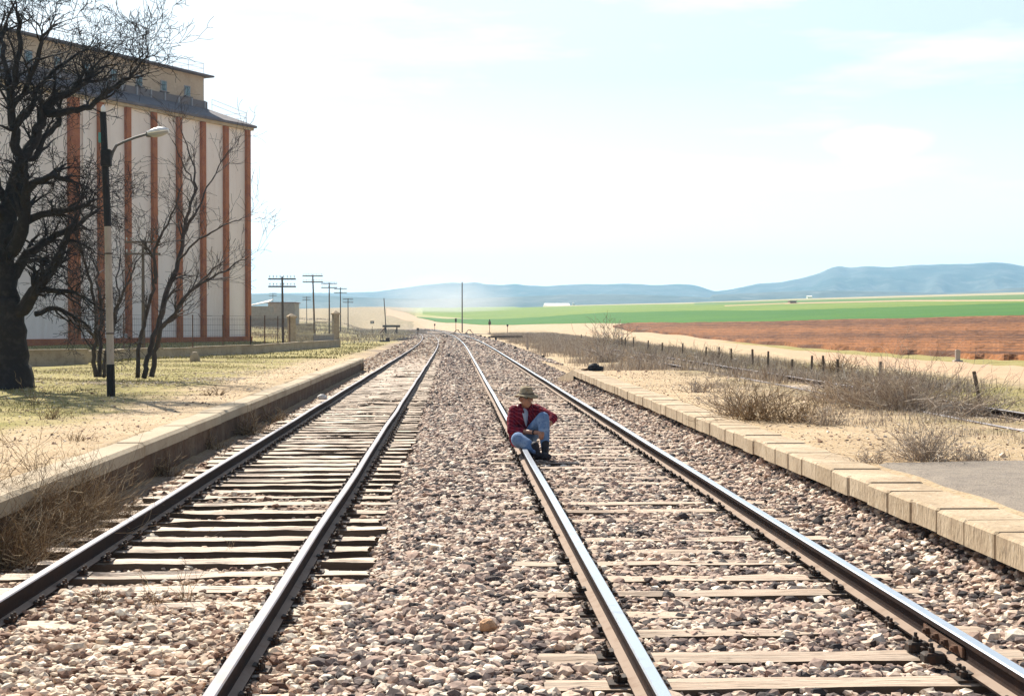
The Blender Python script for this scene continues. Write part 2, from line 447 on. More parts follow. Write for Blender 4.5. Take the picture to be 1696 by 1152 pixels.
PL_END, PR_END = 60.0, 42.0
def T(x, y):
    x = np.asarray(x, float); y = np.asarray(y, float)
    x, y = np.broadcast_arrays(x, y)
    r = x / np.maximum(y, 1)
    far = bilin(r, y)
    nb = bedprofile(x, y)
    # left platform and lawn
    pl = .335 * (1 - ss(y, PL_END - 1, PL_END + 14) * .9) * (1 - .75 * ss(-x, 11, 17)) + .03 * wob(x, y, 3.1, 4) + .012 * wob(x, y, .6, 7)
    edge_l = ss(-x, 3.96, 4.12) * (1 - ss(y, PL_END - .6, PL_END + 1.2)) + ss(y, PL_END - .6, PL_END + 1.2) * ss(-x, 3.6, 6.5)
    # right platform and weeds beyond
    pr = .413 + .01 * wob(x, y, 1.3, 5)
    pr = pr * (1 - ss(x, 7.2, 8.3)) + (-.04 + .03 * wob(x, y, 2.1, 6)) * ss(x, 7.2, 8.3) - .22 * ss(x, 11.2, 12.6) * (1 - ss(x, 15.5, 17.5))
    edge_r = ss(x, 3.76, 3.92) * (1 - ss(y, PR_END - .3, PR_END + 3)) + ss(y, PR_END - .3, PR_END + 3) * ss(x, 3.6, 5.0)
    prf = (-.03 + .05 * ss(x, 4, 8) * 0 + .03 * wob(x, y, 2.1, 6)) - .22 * ss(x, 11.2, 12.6) * (1 - ss(x, 15.5, 17.5))
    pe = ss(y, PR_END - .3, PR_END + 3)
    pr = pr * (1 - pe) + prf * pe
    z = nb * (1 - edge_l) * (1 - edge_r) + pl * edge_l + pr * edge_r
    wf = ss(y, 75, 125)
    wf = np.maximum(wf, ss(x, 17, 24) )
    z = z * (1 - wf) + far * wf
    # keep the formation level under the curving tracks
    for off, xc in ((offA, XA), (offB, XB)):
        d = np.abs(x - (xc + off(y)))
        k = (1 - ss(d, 2.2, 5.5)) * ss(y, 75, 110) * (1 - ss(y, 470, 520))
        z = z * (1 - k) + (-.10 if xc < 0 else -.04) * k
    return z
def Tz(x, y): return float(T(np.array([x]), np.array([y]))[0])

# ------------------------------------------------------------------ ground sheet
def ground_mat():
    m = bpy.data.materials.new('ground_soil'); m.use_nodes = True
    t = m.node_tree; b = t.nodes['Principled BSDF']; b.inputs['Roughness'].default_value = .95; b.inputs['Specular IOR Level'].default_value = .15
    tcn = t.nodes.new('ShaderNodeTexCoord')
    def noise(s, d=6):
        n = t.nodes.new('ShaderNodeTexNoise'); n.inputs['Scale'].default_value = s; n.inputs['Detail'].default_value = d; n.inputs['Roughness'].default_value = .62
        t.links.new(tcn.outputs['Object'], n.inputs['Vector']); return n.outputs['Fac']
    def rng_(v, a, b_):
        mr = t.nodes.new('ShaderNodeMapRange'); mr.inputs[1].default_value = a; mr.inputs[2].default_value = b_; t.links.new(v, mr.inputs[0]); return mr.outputs[0]
    def mix(f, a, c):
        x = t.nodes.new('ShaderNodeMixRGB')
        t.links.new(f, x.inputs[0])
        for i, s in ((1, a), (2, c)):
            if isinstance(s, tuple): x.inputs[i].default_value = lin(s)
            else: t.links.new(s, x.inputs[i])
        return x.outputs[0]
    def attr(n):
        a = t.nodes.new('ShaderNodeAttribute'); a.attribute_name = n; return a.outputs['Fac']
    def mul(a, c):
        q = t.nodes.new('ShaderNodeMath'); q.operation = 'MULTIPLY'
        for i, s in ((0, a), (1, c)):
            if isinstance(s, float): q.inputs[i].default_value = s
            else: t.links.new(s, q.inputs[i])
        return q.outputs[0]
    def add(a, c):
        q = t.nodes.new('ShaderNodeMath'); q.operation = 'ADD'; q.use_clamp = True
        for i, s in ((0, a), (1, c)):
            if isinstance(s, float): q.inputs[i].default_value = s
            else: t.links.new(s, q.inputs[i])
        return q.outputs[0]
    sand = mix(rng_(noise(1.1), .42, .62), (.51, .38, .235), (.40, .285, .165))
    sand = mix(rng_(noise(14), .52, .70), sand, (.58, .48, .36))
    sand = mix(rng_(noise(38, 3), .56, .66), sand, (.24, .18, .13))
    grass = mix(rng_(noise(.7), .4, .6), (.25, .215, .065), (.38, .31, .135))
    grass = mix(rng_(noise(17), .5, .7), grass, (.17, .16, .05))
    gf = rng_(add(mul(noise(.55, 8), .75), mul(attr('grass'), .55)), .52, .76)
    gf = mul(gf, rng_(attr('grass'), .02, .25))
    c = mix(gf, sand, grass)
    dry = mix(rng_(noise(.35, 8), .4, .65), (.225, .175, .10), (.17, .155, .06))
    dry = mix(rng_(noise(3, 8), .5, .68), dry, (.19, .14, .095))
    c = mix(mul(attr('dry'), rng_(noise(1.6, 8), .35, .6)), c, dry)
    soil = mix(rng_(noise(24, 6), .4, .62), (.26, .19, .15), (.075, .055, .045))
    soil = mix(rng_(noise(50, 3), .55, .65), soil, (.44, .36, .29))
    c = mix(attr('bed'), c, soil)
    fg = mix(rng_(noise(.02), .4, .6), (.18, .28, .05), (.28, .33, .09))
    c = mix(attr('green'), c, fg)
    t.links.new(c, b.inputs['Base Color'])
    bp = t.nodes.new('ShaderNodeBump'); bp.inputs['Distance'].default_value = .03
    t.links.new(noise(16, 8), bp.inputs['Height']); t.links.new(bp.outputs[0], b.inputs['Normal'])
    return m
M['ground'] = ground_mat()

xs = list(np.arange(-5.0, 5.01, .1)) + [-4.13, -3.95, -3.52, -3.34, -.67, -.5, 3.77, 3.91]
v = 5.0; st = .15
while v < 3000:
    v += st; st = min(st * 1.045, 60)
    xs += [v, -v]
xs = np.array(sorted(set(np.round(xs, 3))))
ys = []
v = 1.5; st = .12
while v < 3000:
    ys.append(v)
    st = .12 if v < 22 else (.3 if v < 62 else min(max(.3, v * .008), 30))
    v += st
ys = np.array(ys)
X2, Y2 = np.meshgrid(xs, ys)
Z2 = T(X2, Y2)
V = np.stack([X2, Y2, Z2], -1).reshape(-1, 3)
fx, fy = V[:, 0], V[:, 1]
bed = ss(fx, -3.95, -3.5) * (1 - ss(fx, 3.6, 3.75)) * (1 - ss(fy, 90, 130))
_ctr = (XA + XB) / 2 + offB(fy)
bed2 = (1 - ss(np.abs(fx - _ctr + .3 + 1.0 * wob(fx, fy, 6, 2)), 4.0, 6.0)) * ss(fy, 70, 100) * (1 - ss(fy, 420, 520))
bed = np.maximum(bed, bed2 * .85)
grass = ss(-fx, 4.3, 6.8) * (1 - ss(fy, 300, 420)) * (.72 + .28 * ss(-fx, 6, 11)) + ss(fx, 10, 13) * (1 - ss(fx, 16, 17)) * .9 * (1 - ss(fy, 60, 160)) + .95 * ss(fx, 23.0, 24) * (1 - ss(fx, 26.5, 28)) * (1 - ss(fy, 110, 150)) + .5 * ss(fx, 5, 7) * ss(fy, 14, 20) * .4
dryf = ss(fx, 5.0, 7.5) * (1 - ss(fx, 17, 18)) * .75 * (1 - ss(fy, 250, 330)) + .95 * ss(fy, 120, 220) * (fx < -4 - fy * .02)
r_ = fx / np.maximum(fy, 1)
green = ss(fy, 470, 640) * ss(r_, PXR[_pk.index(640)] + .010, PXR[_pk.index(690)] + .01)
ground = np_mesh('ground', V, grid_faces(len(ys), len(xs)), M['ground'],
                 {'grass': np.clip(grass, 0, 1), 'dry': np.clip(dryf, 0, 1), 'bed': bed, 'green': green}, smooth=True)
ground['kind'] = 'structure'

# ------------------------------------------------------------------ sheets that follow the ground
def drape(name, rows, m, lift=.02, kind='structure', n=60, amp=None, smooth=True, fur=None):
    """rows: list of (nearpoint, farpoint) world xy; a sheet is drawn between them"""
    A = np.array([r[0] for r in rows], float); B = np.array([r[1] for r in rows], float)
    t = np.linspace(0, 1, n)[None, :, None]
    Q = A[:, None, :] * (1 - t) + B[:, None, :] * t
    X, Y = Q[..., 0], Q[..., 1]
    Z = T(X, Y) + lift + Y * .0004
    edge = np.minimum(1, np.minimum(t[..., 0], 1 - t[..., 0]) * n / 2.0)
    if amp is not None: Z = Z + amp(X, Y) * edge
    Z = Z - (1 - edge) * (lift + Y * .0004 + .03)
    V = np.stack([X, Y, Z], -1).reshape(-1, 3)
    o = np_mesh(name, V, grid_faces(len(rows), n), m, attrs={'fur': fur(X, Y).ravel()} if fur else None, smooth=smooth)
    if kind: o['kind'] = kind
    return o

def rr(px, Y):
    p = P(px, 530, Y); return (p.x, p.y)
def interp_rows(keys, step):
    """keys: list of (px, dnear, dfar) -> fine rows in px"""
    px = np.arange(keys[0][0], keys[-1][0] + 1, step)
    k = np.array(keys, float)
    a = np.interp(px, k[:, 0], k[:, 1]); b = np.interp(px, k[:, 0], k[:, 2])
    return px, a, b

M['dirt'] = mat('dirt_road_soil', (.44, .29, .175), .95, noise=[(.5, (.50, .33, .20), .45, .65), (6, (.52, .37, .24), .5, .7), (18, (.40, .26, .16), .58, .7)], bump=.02, bscale=6)
keys = [(640, 560, 660), (665, 530, 610), (690, 512, 566), (715, 470, 520), (740, 425, 470), (760, 395, 425), (800, 355, 375), (850, 300, 318), (920, 262, 277), (1000, 222, 240), (1130, 142, 163),
        (1200, 108, 131), (1300, 78, 99), (1400, 64, 84), (1500, 55, 73), (1600, 48, 65), (1696, 43.5, 59), (1900, 35, 45), (2400, 23, 30), (3600, 12, 16)]
px, a, b_ = interp_rows(keys, 6)
jit = lambda i, s: 1 + .012 * math.sin(i * .9 + s) + .01 * math.sin(i * .37 + s * 2)
drape('dirt_road', [(rr(p, d0 * jit(i, 0)), rr(p, d1 * jit(i, 3))) for i, (p, d0, d1) in enumerate(zip(px, a, b_))], M['dirt'], lift=.03, n=14,
      amp=lambda X, Y: .03 * wob(X, Y, 2.0, 3))

def field_mat(name, c1, c2, c3, s1, s2):
    return mat(name, c1, .95, noise=[(s1, c2, .4, .62), (s2, c3, .5, .72)], bump=.15, bscale=1.6)
M['plough'] = mat('ploughed_red_soil', (.27, .098, .024), .97, noise=[(.25, (.22, .080, .018), .4, .65), (1.3, (.33, .140, .048), .5, .68), (3.5, (.13, .055, .03), .54, .68), (5, (.42, .26, .14), .66, .74)], bump=.30, bscale=1.5)
M['green1'] = field_mat('young_wheat', (.032, .130, .0), (.048, .150, .0), (.024, .102, .0), .05, 2.0)
M['green2'] = field_mat('sparse_wheat', (.15, .22, .022), (.11, .19, .014), (.22, .25, .045), .03, .8)
M['green3'] = field_mat('far_wheat', (.085, .17, .035), (.12, .19, .05), (.07, .14, .03), .02, .5)
M['fallow'] = field_mat('fallow_crest', (.34, .31, .17), (.40, .33, .20), (.26, .27, .13), .02, .5)

# ploughed field
keys = [(1015, 262, 270), (1050, 232, 278), (1150, 172, 250), (1250, 120, 240), (1300, 110, 235), (1400, 92, 230), (1500, 81, 224), (1600, 72, 219), (1696, 66, 215), (2000, 50, 205), (3000, 26, 150)]
px, a, b_ = interp_rows(keys, 8)
dv = np.array([80 - 33.7, 215 - 284.0]); dv /= np.linalg.norm(dv); nv = np.array([-dv[1], dv[0]])
def furrow(X, Y):
    s = X * nv[0] + Y * nv[1] + 1.2 * wob(X, Y, 14, 1)
    return .17 * np.abs(np.sin(s * math.pi / 8.0)) ** .6 + .05 * wob(X, Y, .9, 2) + .05 * wob(X, Y, .45, 5) + .03
def furcol(X, Y):
    s = X * nv[0] + Y * nv[1] + 1.2 * wob(X, Y, 14, 1)
    return np.clip(.36 + .52 * np.sin(s * 2 * math.pi / 7.0) + .30 * wob(X, Y, 3.0, 4), 0, .85)
_t = M['plough'].node_tree; _b = _t.nodes['Principled BSDF']; _src = _b.inputs['Base Color'].links[0].from_socket
_a = _t.nodes.new('ShaderNodeAttribute'); _a.attribute_name = 'fur'
_x = _t.nodes.new('ShaderNodeMixRGB'); _x.inputs[2].default_value = (.07, .024, .008, 1)
_t.links.new(_a.outputs['Fac'], _x.inputs[0]); _t.links.new(_src, _x.inputs[1]); _t.links.new(_x.outputs[0], _b.inputs['Base Color'])
drape('ploughed_field', [(rr(p, d0 * jit(i, 1)), rr(p, d1)) for i, (p, d0, d1) in enumerate(zip(px, a, b_))], M['plough'], lift=.05, n=420, amp=furrow, smooth=False, fur=furcol)
# bright green crop
keys = [(690, 548, 556), (800, 400, 478), (850, 368, 462), (1000, 296, 412), (1150, 256, 376), (1300, 238, 332), (1500, 227, 330), (1696, 216, 330), (2300, 190, 320), (3300, 140, 250)]
px, a, b_ = interp_rows(keys, 10)
drape('green_field', [(rr(p, d0), rr(p, d1)) for p, d0, d1 in zip(px, a, b_)], M['green1'], lift=.10, n=40, amp=lambda X, Y: .05 * wob(X, Y, 3, 1))
# paler crop beyond
keys = [(700, 600, 900), (800, 480, 780), (850, 464, 780), (1000, 414, 780), (1150, 378, 780), (1300, 334, 447), (1500, 332, 440), (1696, 332, 362), (2300, 322, 350), (3300, 252, 300)]
px, a, b_ = interp_rows(keys, 10)
drape('pale_green_field', [(rr(p, d0), rr(p, d1)) for p, d0, d1 in zip(px, a, b_)], M['green2'], lift=.12, n=40)
# farm track on the slope, upper field, crest
px, a, b_ = interp_rows([(1200, 452, 458), (1300, 449, 456), (1500, 442, 452), (1696, 364, 376), (2300, 352, 362), (3300, 302, 310)], 10)
drape('farm_track', [(rr(p, d0), rr(p, d1)) for p, d0, d1 in zip(px, a, b_)], M['dirt'], lift=.35, n=5)
px, a, b_ = interp_rows([(1150, 560, 800), (1250, 480, 700), (1300, 457, 660), (1500, 453, 640), (1696, 377, 620), (2300, 364, 600), (3300, 312, 560)], 10)
drape('upper_green_field', [(rr(p, d0), rr(p, d1)) for p, d0, d1 in zip(px, a, b_)], M['green3'], lift=.2, n=40)
px, a, b_ = interp_rows([(900, 782, 930), (1300, 662, 900), (1696, 622, 930), (2300, 602, 930), (3300, 562, 900)], 10)
drape('fallow_field', [(rr(p, d0), rr(p, d1)) for p, d0, d1 in zip(px, a, b_)], M['fallow'], lift=.2, n=30)

# ------------------------------------------------------------------ mountains
M['mountain'] = mat('mountain_scrub', (.10, .11, .09), 1.0, noise=[(.004, (.05, .07, .05), .45, .6, 8), (.02, (.17, .17, .14), .52, .7, 8)], bump=12, bscale=.012)
ridge = [(-900, 470), (0, 478), (300, 482), (415, 484), (500, 483), (560, 483), (620, 481), (650, 477), (680, 473), (700, 470), (730, 467), (755, 466), (765, 467), (790, 465), (798, 468), (830, 470), (855, 467.5), (862, 470), (900, 472), (960, 468.5),
         (1000, 469), (1040, 467.5), (1065, 469), (1090, 470.5), (1125, 468), (1150, 470), (1170, 476), (1185, 480.5), (1205, 478), (1240, 471), (1260, 467), (1290, 466), (1330, 458), (1360, 449), (1378, 441), (1390, 438.5), (1405, 441.5), (1440, 438.5), (1470, 441),
         (1510, 437), (1560, 435.5), (1600, 435), (1650, 432.5), (1670, 434), (1696, 439), (1800, 446), (2000, 436), (2400, 455), (3400, 480)]
rp_ = np.array(ridge, float)
cp = np.arange(-900, 3400, 5.0)
ry = np.interp(cp, rp_[:, 0], rp_[:, 1])
k = np.ones(3) / 3
ry = np.convolve(np.pad(ry, 1, 'edge'), k, 'valid')
def mountain(name, yr, D0, D1, seed, rough):
    cols = []
    tt = np.linspace(0, 1, 26)
    for i, p in enumerate(cp):
        q = P(p, yr[i], D1)
        rx = q.x / q.y
        h = q.z + rough * (mnoise.noise(Vector((p * .05, seed, 0))) + .5 * mnoise.noise(Vector((p * .15, seed, 0))))
        line = []
        for t_ in tt:
            Y = D0 + (D1 - D0) * t_
            n_ = mnoise.fractal(Vector((p * .012, t_ * 2.6, seed)), 1.0, 2.0, 5)
            z = h * (t_ ** 1.35) * (1 - .32 * (1 - t_) * abs(n_) * 3.0 * min(1, t_ * 3)) - 3
            line.append((rx * Y, Y, z))
        for t_ in (1.08, 1.3):
            Y = D0 + (D1 - D0) * t_
            line.append((rx * Y, Y, h * (.9 if t_ < 1.2 else .0) - 5))
        cols.append(line)
    V = np.array(cols).reshape(-1, 3)
    o = np_mesh(name, V, grid_faces(len(cp), 28)[:, ::-1], M['mountain'], smooth=True)
    o['kind'] = 'structure'
mountain('mountains', ry, 2100, 3600, 3.3, .9)
lo = np.where(cp < 1180, 488 + 4 * np.sin(cp * .011), 484 - 5 * ss(cp, 1180, 1500) - 6 * ss(cp, 1550, 1700) + 3 * np.sin(cp * .013))
mountain('foothills', lo, 1500, 2300, 8.1, .5)

# ------------------------------------------------------------------ platforms' edges
def platform_edge(name, label, xe, side, y0, y1, ztop, thick, width, wall_x, zwall, block, chamf, m_block, m_wall, missing=()):
    root = empty(name, (xe, y0, 0)); root['kind'] = 'structure'
    mb = MB(); y = y0; i = 0
    while y < y1 - .05:
        L = min(block, y1 - y)
        gap = .007 + .010 * (random.random() < .3)
        dz = random.uniform(-.007, .007); dx = random.uniform(-.008, .008)
        c = (xe - root.location.x + side * width / 2 + dx, y + L / 2 - y0, ztop - thick / 2 + dz)
        mb.bbox(c, (width, L - gap, thick), b=chamf, rz=random.uniform(-.006, .006), ry=random.uniform(-.006, .006))
        y += L; i += 1
    mb.build('coping_stones', m_block, root)
    mb = MB()
    # wall set back under the coping
    n = int((y1 - y0) / .6) + 1
    yy = np.linspace(0, y1 - y0 - .05, n)
    vs = []
    for q in yy:
        for z in (zwall, ztop - thick - .002):
            for dx in (0, side * .25):
                vs.append((wall_x - root.location.x + dx, q, z))
    fs = []
    for k_ in range(n - 1):
        a = k_ * 4; b = a + 4
        fs += [(a, a + 2, b + 2, b), (a + 1, b + 1, b + 3, a + 3), (a + 2, a + 3, b + 3, b + 2)]
    fs += [(0, 1, 3, 2), ((n-1)*4, (n-1)*4 + 2, (n-1)*4 + 3, (n-1)*4 + 1)]
    mb.add(vs, fs)
    mb.build('retaining_wall', m_wall, root)
    return root
M['brickwall'] = mat('old_platform_masonry', (.15, .09, .055), .95, noise=[(3, (.21, .15, .10), .45, .65), (12, (.07, .045, .03), .5, .7)], bump=.02, bscale=14)  # brown masonry, darkened in colour for the shade under the coping
left_edge = platform_edge('left_platform_edge', '', -3.77, -1, 3.0, PL_END, .345, .17, .43, -3.87, -.4, 2.9, .04, M['coping_face'], M['brickwall'])
right_edge = platform_edge('right_platform_edge', '', 3.55, 1, 2.2, PR_END, .425, .178, .49, 3.74, -.2, .58, .018, M['concrete'], M['brickwall'])
# sloping end piece of the right kerb
mb = MB()
vs = [(3.55, 42.0, -.1), (4.04, 42.0, -.1), (3.25, 44.2, -.1), (3.65, 44.6, -.1), (3.55, 42.0, .425), (4.04, 42.0, .425), (3.25, 44.2, .10), (3.65, 44.6, .10)]
mb.add([(a - 3.55, b - 2.2, c) for a, b, c in vs], [(4, 5, 7, 6), (0, 4, 6, 2), (2, 6, 7, 3), (1, 3, 7, 5), (0, 2, 3, 1)])
mb.build('ramp_stone', M['concrete'], right_edge)
mb = MB()
vs = []
for (x_, y_, z_) in ((-3.77, 60, .345), (-3.95, 61.0, .28), (-4.35, 62.0, .10)):
    vs += [(x_ + 3.77, y_ - 3, z_), (x_ + 3.77, y_ - 3, -.3), (-4.25 + 3.77 - .15, y_ - 3, z_)]
mb.add(vs, [(0, 1, 4, 3), (3, 4, 7, 6), (0, 3, 5, 2), (3, 6, 8, 5)])
mb.build('end_stone', M['concrete_old'], left_edge)
# asphalt on the near right platform
rows = []
for i, y in enumerate(np.arange(1.5, 13.81, .15)):
    xl = 4.05 + (.05 * wob(0, y, .7, 3) + .02)
    rows.append(((xl, y), (12.0, y + .0)))
def asph(X, Y): return 0 * X + .006 * wob(X, Y, .9, 1)
A_ = np.array([r[0] for r in rows]); 
drape('asphalt_paving', rows, M['asphalt'], lift=.018, n=80, amp=asph)

# ------------------------------------------------------------------ rails
def path_pts(xc, off, y0, y1, side):
    ys = np.concatenate([np.arange(y0, min(y1, 90), 1.5), np.arange(90, max(y1, 90), 4.0)]) if y1 > 90 else np.arange(y0, y1, 1.5)
    return ys, xc + off(ys) + side * G

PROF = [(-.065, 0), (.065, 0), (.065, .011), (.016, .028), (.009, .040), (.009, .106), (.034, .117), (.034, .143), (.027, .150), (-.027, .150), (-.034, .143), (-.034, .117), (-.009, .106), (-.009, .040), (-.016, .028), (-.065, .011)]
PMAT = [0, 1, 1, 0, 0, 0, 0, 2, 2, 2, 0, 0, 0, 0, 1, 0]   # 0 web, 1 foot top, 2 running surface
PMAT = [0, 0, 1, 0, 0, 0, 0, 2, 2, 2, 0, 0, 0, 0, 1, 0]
def rail_mesh(name, xs_, ys_, ztop, mats, parent, wobz=.0, wobx=.0, seed=0, zoff=None):
    xs_ = np.array(xs_) + wobx * wob(ys_, ys_ * 0, 3.1, seed) - parent.location.x
    zz = ztop - .150 + wobz * wob(ys_, ys_ * 0, 4.3, seed + 1)
    if zoff is not None: zz = zz + zoff(ys_)
    V = []; F = []; mi = []
    n = len(PROF)
    ty = np.gradient(ys_); tx = np.gradient(xs_); L = np.hypot(tx, ty)
    for i in range(len(ys_)):
        nx, ny = ty[i] / L[i], -tx[i] / L[i]
        for (a, h) in PROF:
            V.append((xs_[i] + a * nx, ys_[i] + a * ny - parent.location.y, zz[i] + h))
    for i in range(len(ys_) - 1):
        for k in range(n):
            k2 = (k + 1) % n
            F.append((i*n+k, i*n+k2, (i+1)*n+k2, (i+1)*n+k)); mi.append(PMAT[k])
    F.append(tuple(range(n - 1, -1, -1))); mi.append(0)
    F.append(tuple((len(ys_)-1)*n + k for k in range(n))); mi.append(0)
    mb = MB(); mb.add(V, F); mb.m = mi
    return mb.build(name, mats, parent)

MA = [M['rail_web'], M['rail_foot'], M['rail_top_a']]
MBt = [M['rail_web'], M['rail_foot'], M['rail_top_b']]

def sleeper_bm(L, W, H, seed, rough, split=0.0):
    """old timber: uneven edges, split ends and long checks in the top"""
    r = random.Random(seed); nx, ny = 44, 6
    xs_ = [-L / 2 + L * i / nx for i in range(nx + 1)]
    prof = [(-W/2, 0), (-W/2 + .004, H * .55), (-W/2 + .018, H - .006), (-W * .26, H), (0, H + .004), (W * .26, H), (W/2 - .018, H - .006), (W/2 - .004, H * .55), (W/2, 0)]
    V = []
    for i, x in enumerate(xs_):
        e = min(i, nx - i)
        for k, (a, h) in enumerate(prof):
            n1 = mnoise.fractal(Vector((x * 1.8, a * 9 + seed * 3.1, seed * 1.7)), 1.0, 2.0, 4)
            n2 = mnoise.noise(Vector((x * .9, seed * 5.5 + (2 if a > 0 else 7), 0)))
            da = rough * (n2 * .008 + n1 * .012) * (1 if k in (0, 1, 2, 6, 7, 8) else 0)
            dh = rough * n1 * .012 if k in (2, 3, 4, 5, 6) else 0
            crack = -.020 * rough * max(0, mnoise.noise(Vector((x * .7, k * 3.3, seed * 9.1))) - .12) * 3 if k in (3, 4, 5) else 0
            if e == 0: da *= 1.6; a *= .97
            xx = x + (r.uniform(-.02, .02) if e == 0 else 0)
            V.append((xx, a + da, max(0, h + dh + crack)))
    n = len(prof); F = []
    for i in range(nx):
        for k in range(n - 1):
            F.append((i*n+k, i*n+k+1, (i+1)*n+k+1, (i+1)*n+k))
        F.append((i*n+n-1, i*n, (i+1)*n, (i+1)*n+n-1))
    F.append(tuple(range(n))); F.append(tuple(nx*n + k for k in range(n-1, -1, -1)))
    mb = MB(); mb.add(V, [f[::-1] for f in F])
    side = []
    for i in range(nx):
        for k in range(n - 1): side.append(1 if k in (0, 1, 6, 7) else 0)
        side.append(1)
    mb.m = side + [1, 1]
    return mb

def fasten_bm(H):
    """base plate, clips and screw heads at both sides of one rail, centred on it"""
    mb = MB()
    mb.box((0, 0, H + .006), (.30, .15, .012))
    for s in (-1, 1):
        mb.box((s * .085, 0, H + .024), (.06, .075, .022), ry=s * .18)
        for dy in (-.028, .028):
            mb.lathe((s * .105, dy, H + .012), [(.016, 0), (.016, .026), (.022, .028), (.022, .036), (.011, .040), (.011, .058), (.006, .062)], n=7)
    return mb

SLP = {}
def make_track(name, label, xc, off, ztop, y0, y1, mats, wood, L, W, H, gapy, rough, dx_jit, wobz, wobx, group, nfast, sink=0):
    root = empty(name, (xc, y0, 0), 0, label, 'railway track', group)
    for s in (-1, 1):
        ys_, xs_ = path_pts(xc, off, y0, y1, s)
        rail_mesh('rail', xs_, ys_, ztop, mats, root, wobz, wobx, seed=s * 1.7 + 3)
    zt = ztop - .150 - .012
    proto_meshes = []
    for k in range(9):
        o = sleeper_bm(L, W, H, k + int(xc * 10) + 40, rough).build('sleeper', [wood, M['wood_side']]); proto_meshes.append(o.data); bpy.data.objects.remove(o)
    fo = fasten_bm(0).build('fastening', M['iron']); fm = fo.data; bpy.data.objects.remove(fo)
    y = y0 + .2; cnt = 0; rest = []; SLP[xc] = []
    r = random.Random(int(abs(xc) * 100))
    while y < y1:
        SLP[xc].append(y)
        x0 = float(off(y)); ang = math.atan(float(off(y + 1) - off(y)))
        px_, rz = x0 + r.uniform(-dx_jit, dx_jit), -ang + r.gauss(0, .010) * rough
        if cnt < 100:
            o = bpy.data.objects.new('sleeper', proto_meshes[r.randrange(9)]); col.objects.link(o); o.parent = root
            o.location = (px_, y - y0, zt - H + r.uniform(-.008, .002) - r.choice((0, 0, .004, .010, .016)) * sink)
            o.rotation_euler = (r.gauss(0, .012) * rough, 0, rz + (math.pi if r.random() < .5 else 0))
            sc_ = r.uniform(.93, 1.07); o.scale = (r.uniform(.985, 1.012), sc_, 1)
            if cnt < nfast:
                for s in (-1, 1):
                    f = bpy.data.objects.new('fastening', fm); col.objects.link(f); f.parent = root
                    # fastenings belong to their sleeper
                    f.parent = o
                    flip = -1 if abs(o.rotation_euler.z) > 1.5 else 1
                    f.location = ((s * G - px_ + x0) * flip, 0, H + .001)
        else:
            rest.append((px_, y - y0, rz, r.randrange(9)))
        y += gapy * r.uniform(.95, 1.05); cnt += 1
    if rest:
        mb = MB()
        for (a, b, rz, k) in rest:
            mb.box((a, b, zt - H / 2), (L, W, H), rz=rz)
        o = mb.build('far_sleepers', wood, root); o['kind'] = 'stuff'
    return root

trackA = make_track('railway_track', 'left railway track with dull rails and pale exposed wooden sleepers', XA, offA, ZA, 4.6, 330, MA, M['wood'], 2.72, .268, .15, .60, 1.35, .05, .006, .012, 'railway tracks', 46)
trackB = make_track('railway_track', 'right railway track with shiny polished rails and sleepers half buried in ballast', XB, offB, ZB, 4.43, 520, MBt, M['wood_b'], 2.66, .24, .15, .60, .8, .03, .003, .004, 'railway tracks', 46, sink=1)
# fishplated joint of the right hand rail
jy = 7.55
for s, x0 in ((-1, XB + G),):
    mb = MB()
    for q in (-1, 1):
        mb.bbox((x0 - XB + q * .016, jy - 4.4, ZB - .150 + .072), (.018, .62, .058), b=.006)
        for i in range(4):
            mb.lathe((0, 0, 0), [(.001, 0), (.001, .001)], n=3) if False else None
            yy = jy - 4.4 - .22 + i * .147
            mb.box((x0 - XB + q * .033, yy, ZB - .150 + .072), (.028, .036, .036))
            mb.box((x0 - XB + q * .052, yy, ZB - .150 + .072), (.016, .018, .018))
    mb.build('fishplate', M['rusty'], trackB)
    for yy in (jy - .14, jy + .12):
        for q in (-1, 1):
            mb = MB()
            mb.bbox((x0 - XB + q * .12, yy - 4.4, ZB - .150 + .01), (.12, .09, .05), b=.01)
            mb.lathe((x0 - XB + q * .13, yy - 4.4, ZB - .150 + .03), [(.018, 0), (.018, .03), (.010, .034), (.010, .055)], n=7)
            mb.build('joint_chair', M['iron'], trackB)

# sidings
def siding(label, pts, ztop, mats, group, sleep=True, wood='wood', gauge=G, zf=None, seed=0):
    pts = np.array(pts, float)
    yy = np.arange(pts[0, 1], pts[-1, 1] + .01, 2.0)
    # smooth interpolation
    cf = np.polyfit(pts[:, 1], pts[:, 0], min(3, len(pts) - 1)); f = lambda y: np.polyval(cf, y)
    root = empty('railway_siding', (float(f(yy[0])), float(yy[0]), 0), 0, label, 'railway siding', group)
    for s in (-1, 1):
        rail_mesh('rail', f(yy) + s * gauge, yy, ztop, mats, root, .008, .01, seed=seed + s, zoff=zf)
    if sleep:
        k = 0; y = yy[0] + .3; mb = MB()
        while y < yy[-1]:
            mb.box((float(f(y)) - root.location.x + random.uniform(-.06, .06), y - root.location.y, ztop - .165 - .07 + (float(zf(y)) if zf else 0)), (2.6, .23, .14), rz=random.gauss(0, .02))
            y += .6; k += 1
        o = mb.build('sleepers', M[wood], root); o['kind'] = 'stuff'
    return root
siding('overgrown railway siding sunk in dry weeds behind the right platform', [(9.77, 12), (9.77, 40), (9.75, 70), (9.4, 95)], .13, MA, 'railway tracks', zf=lambda y: np.asarray(y) * 0 + .0, seed=5)
siding('railway siding curving off left towards the silo wall', [(-11.9, 116), (-10.4, 130), (-8.0, 150), (-5.6, 172), (-3.9, 195)], .06, MA, 'railway tracks', seed=2)
siding('far railway siding ending at the buffer stop', [(-3.9, 196), (-5.2, 212), (-7.6, 232), (-10.4, 252)], .05, MA, 'railway tracks', seed=3)
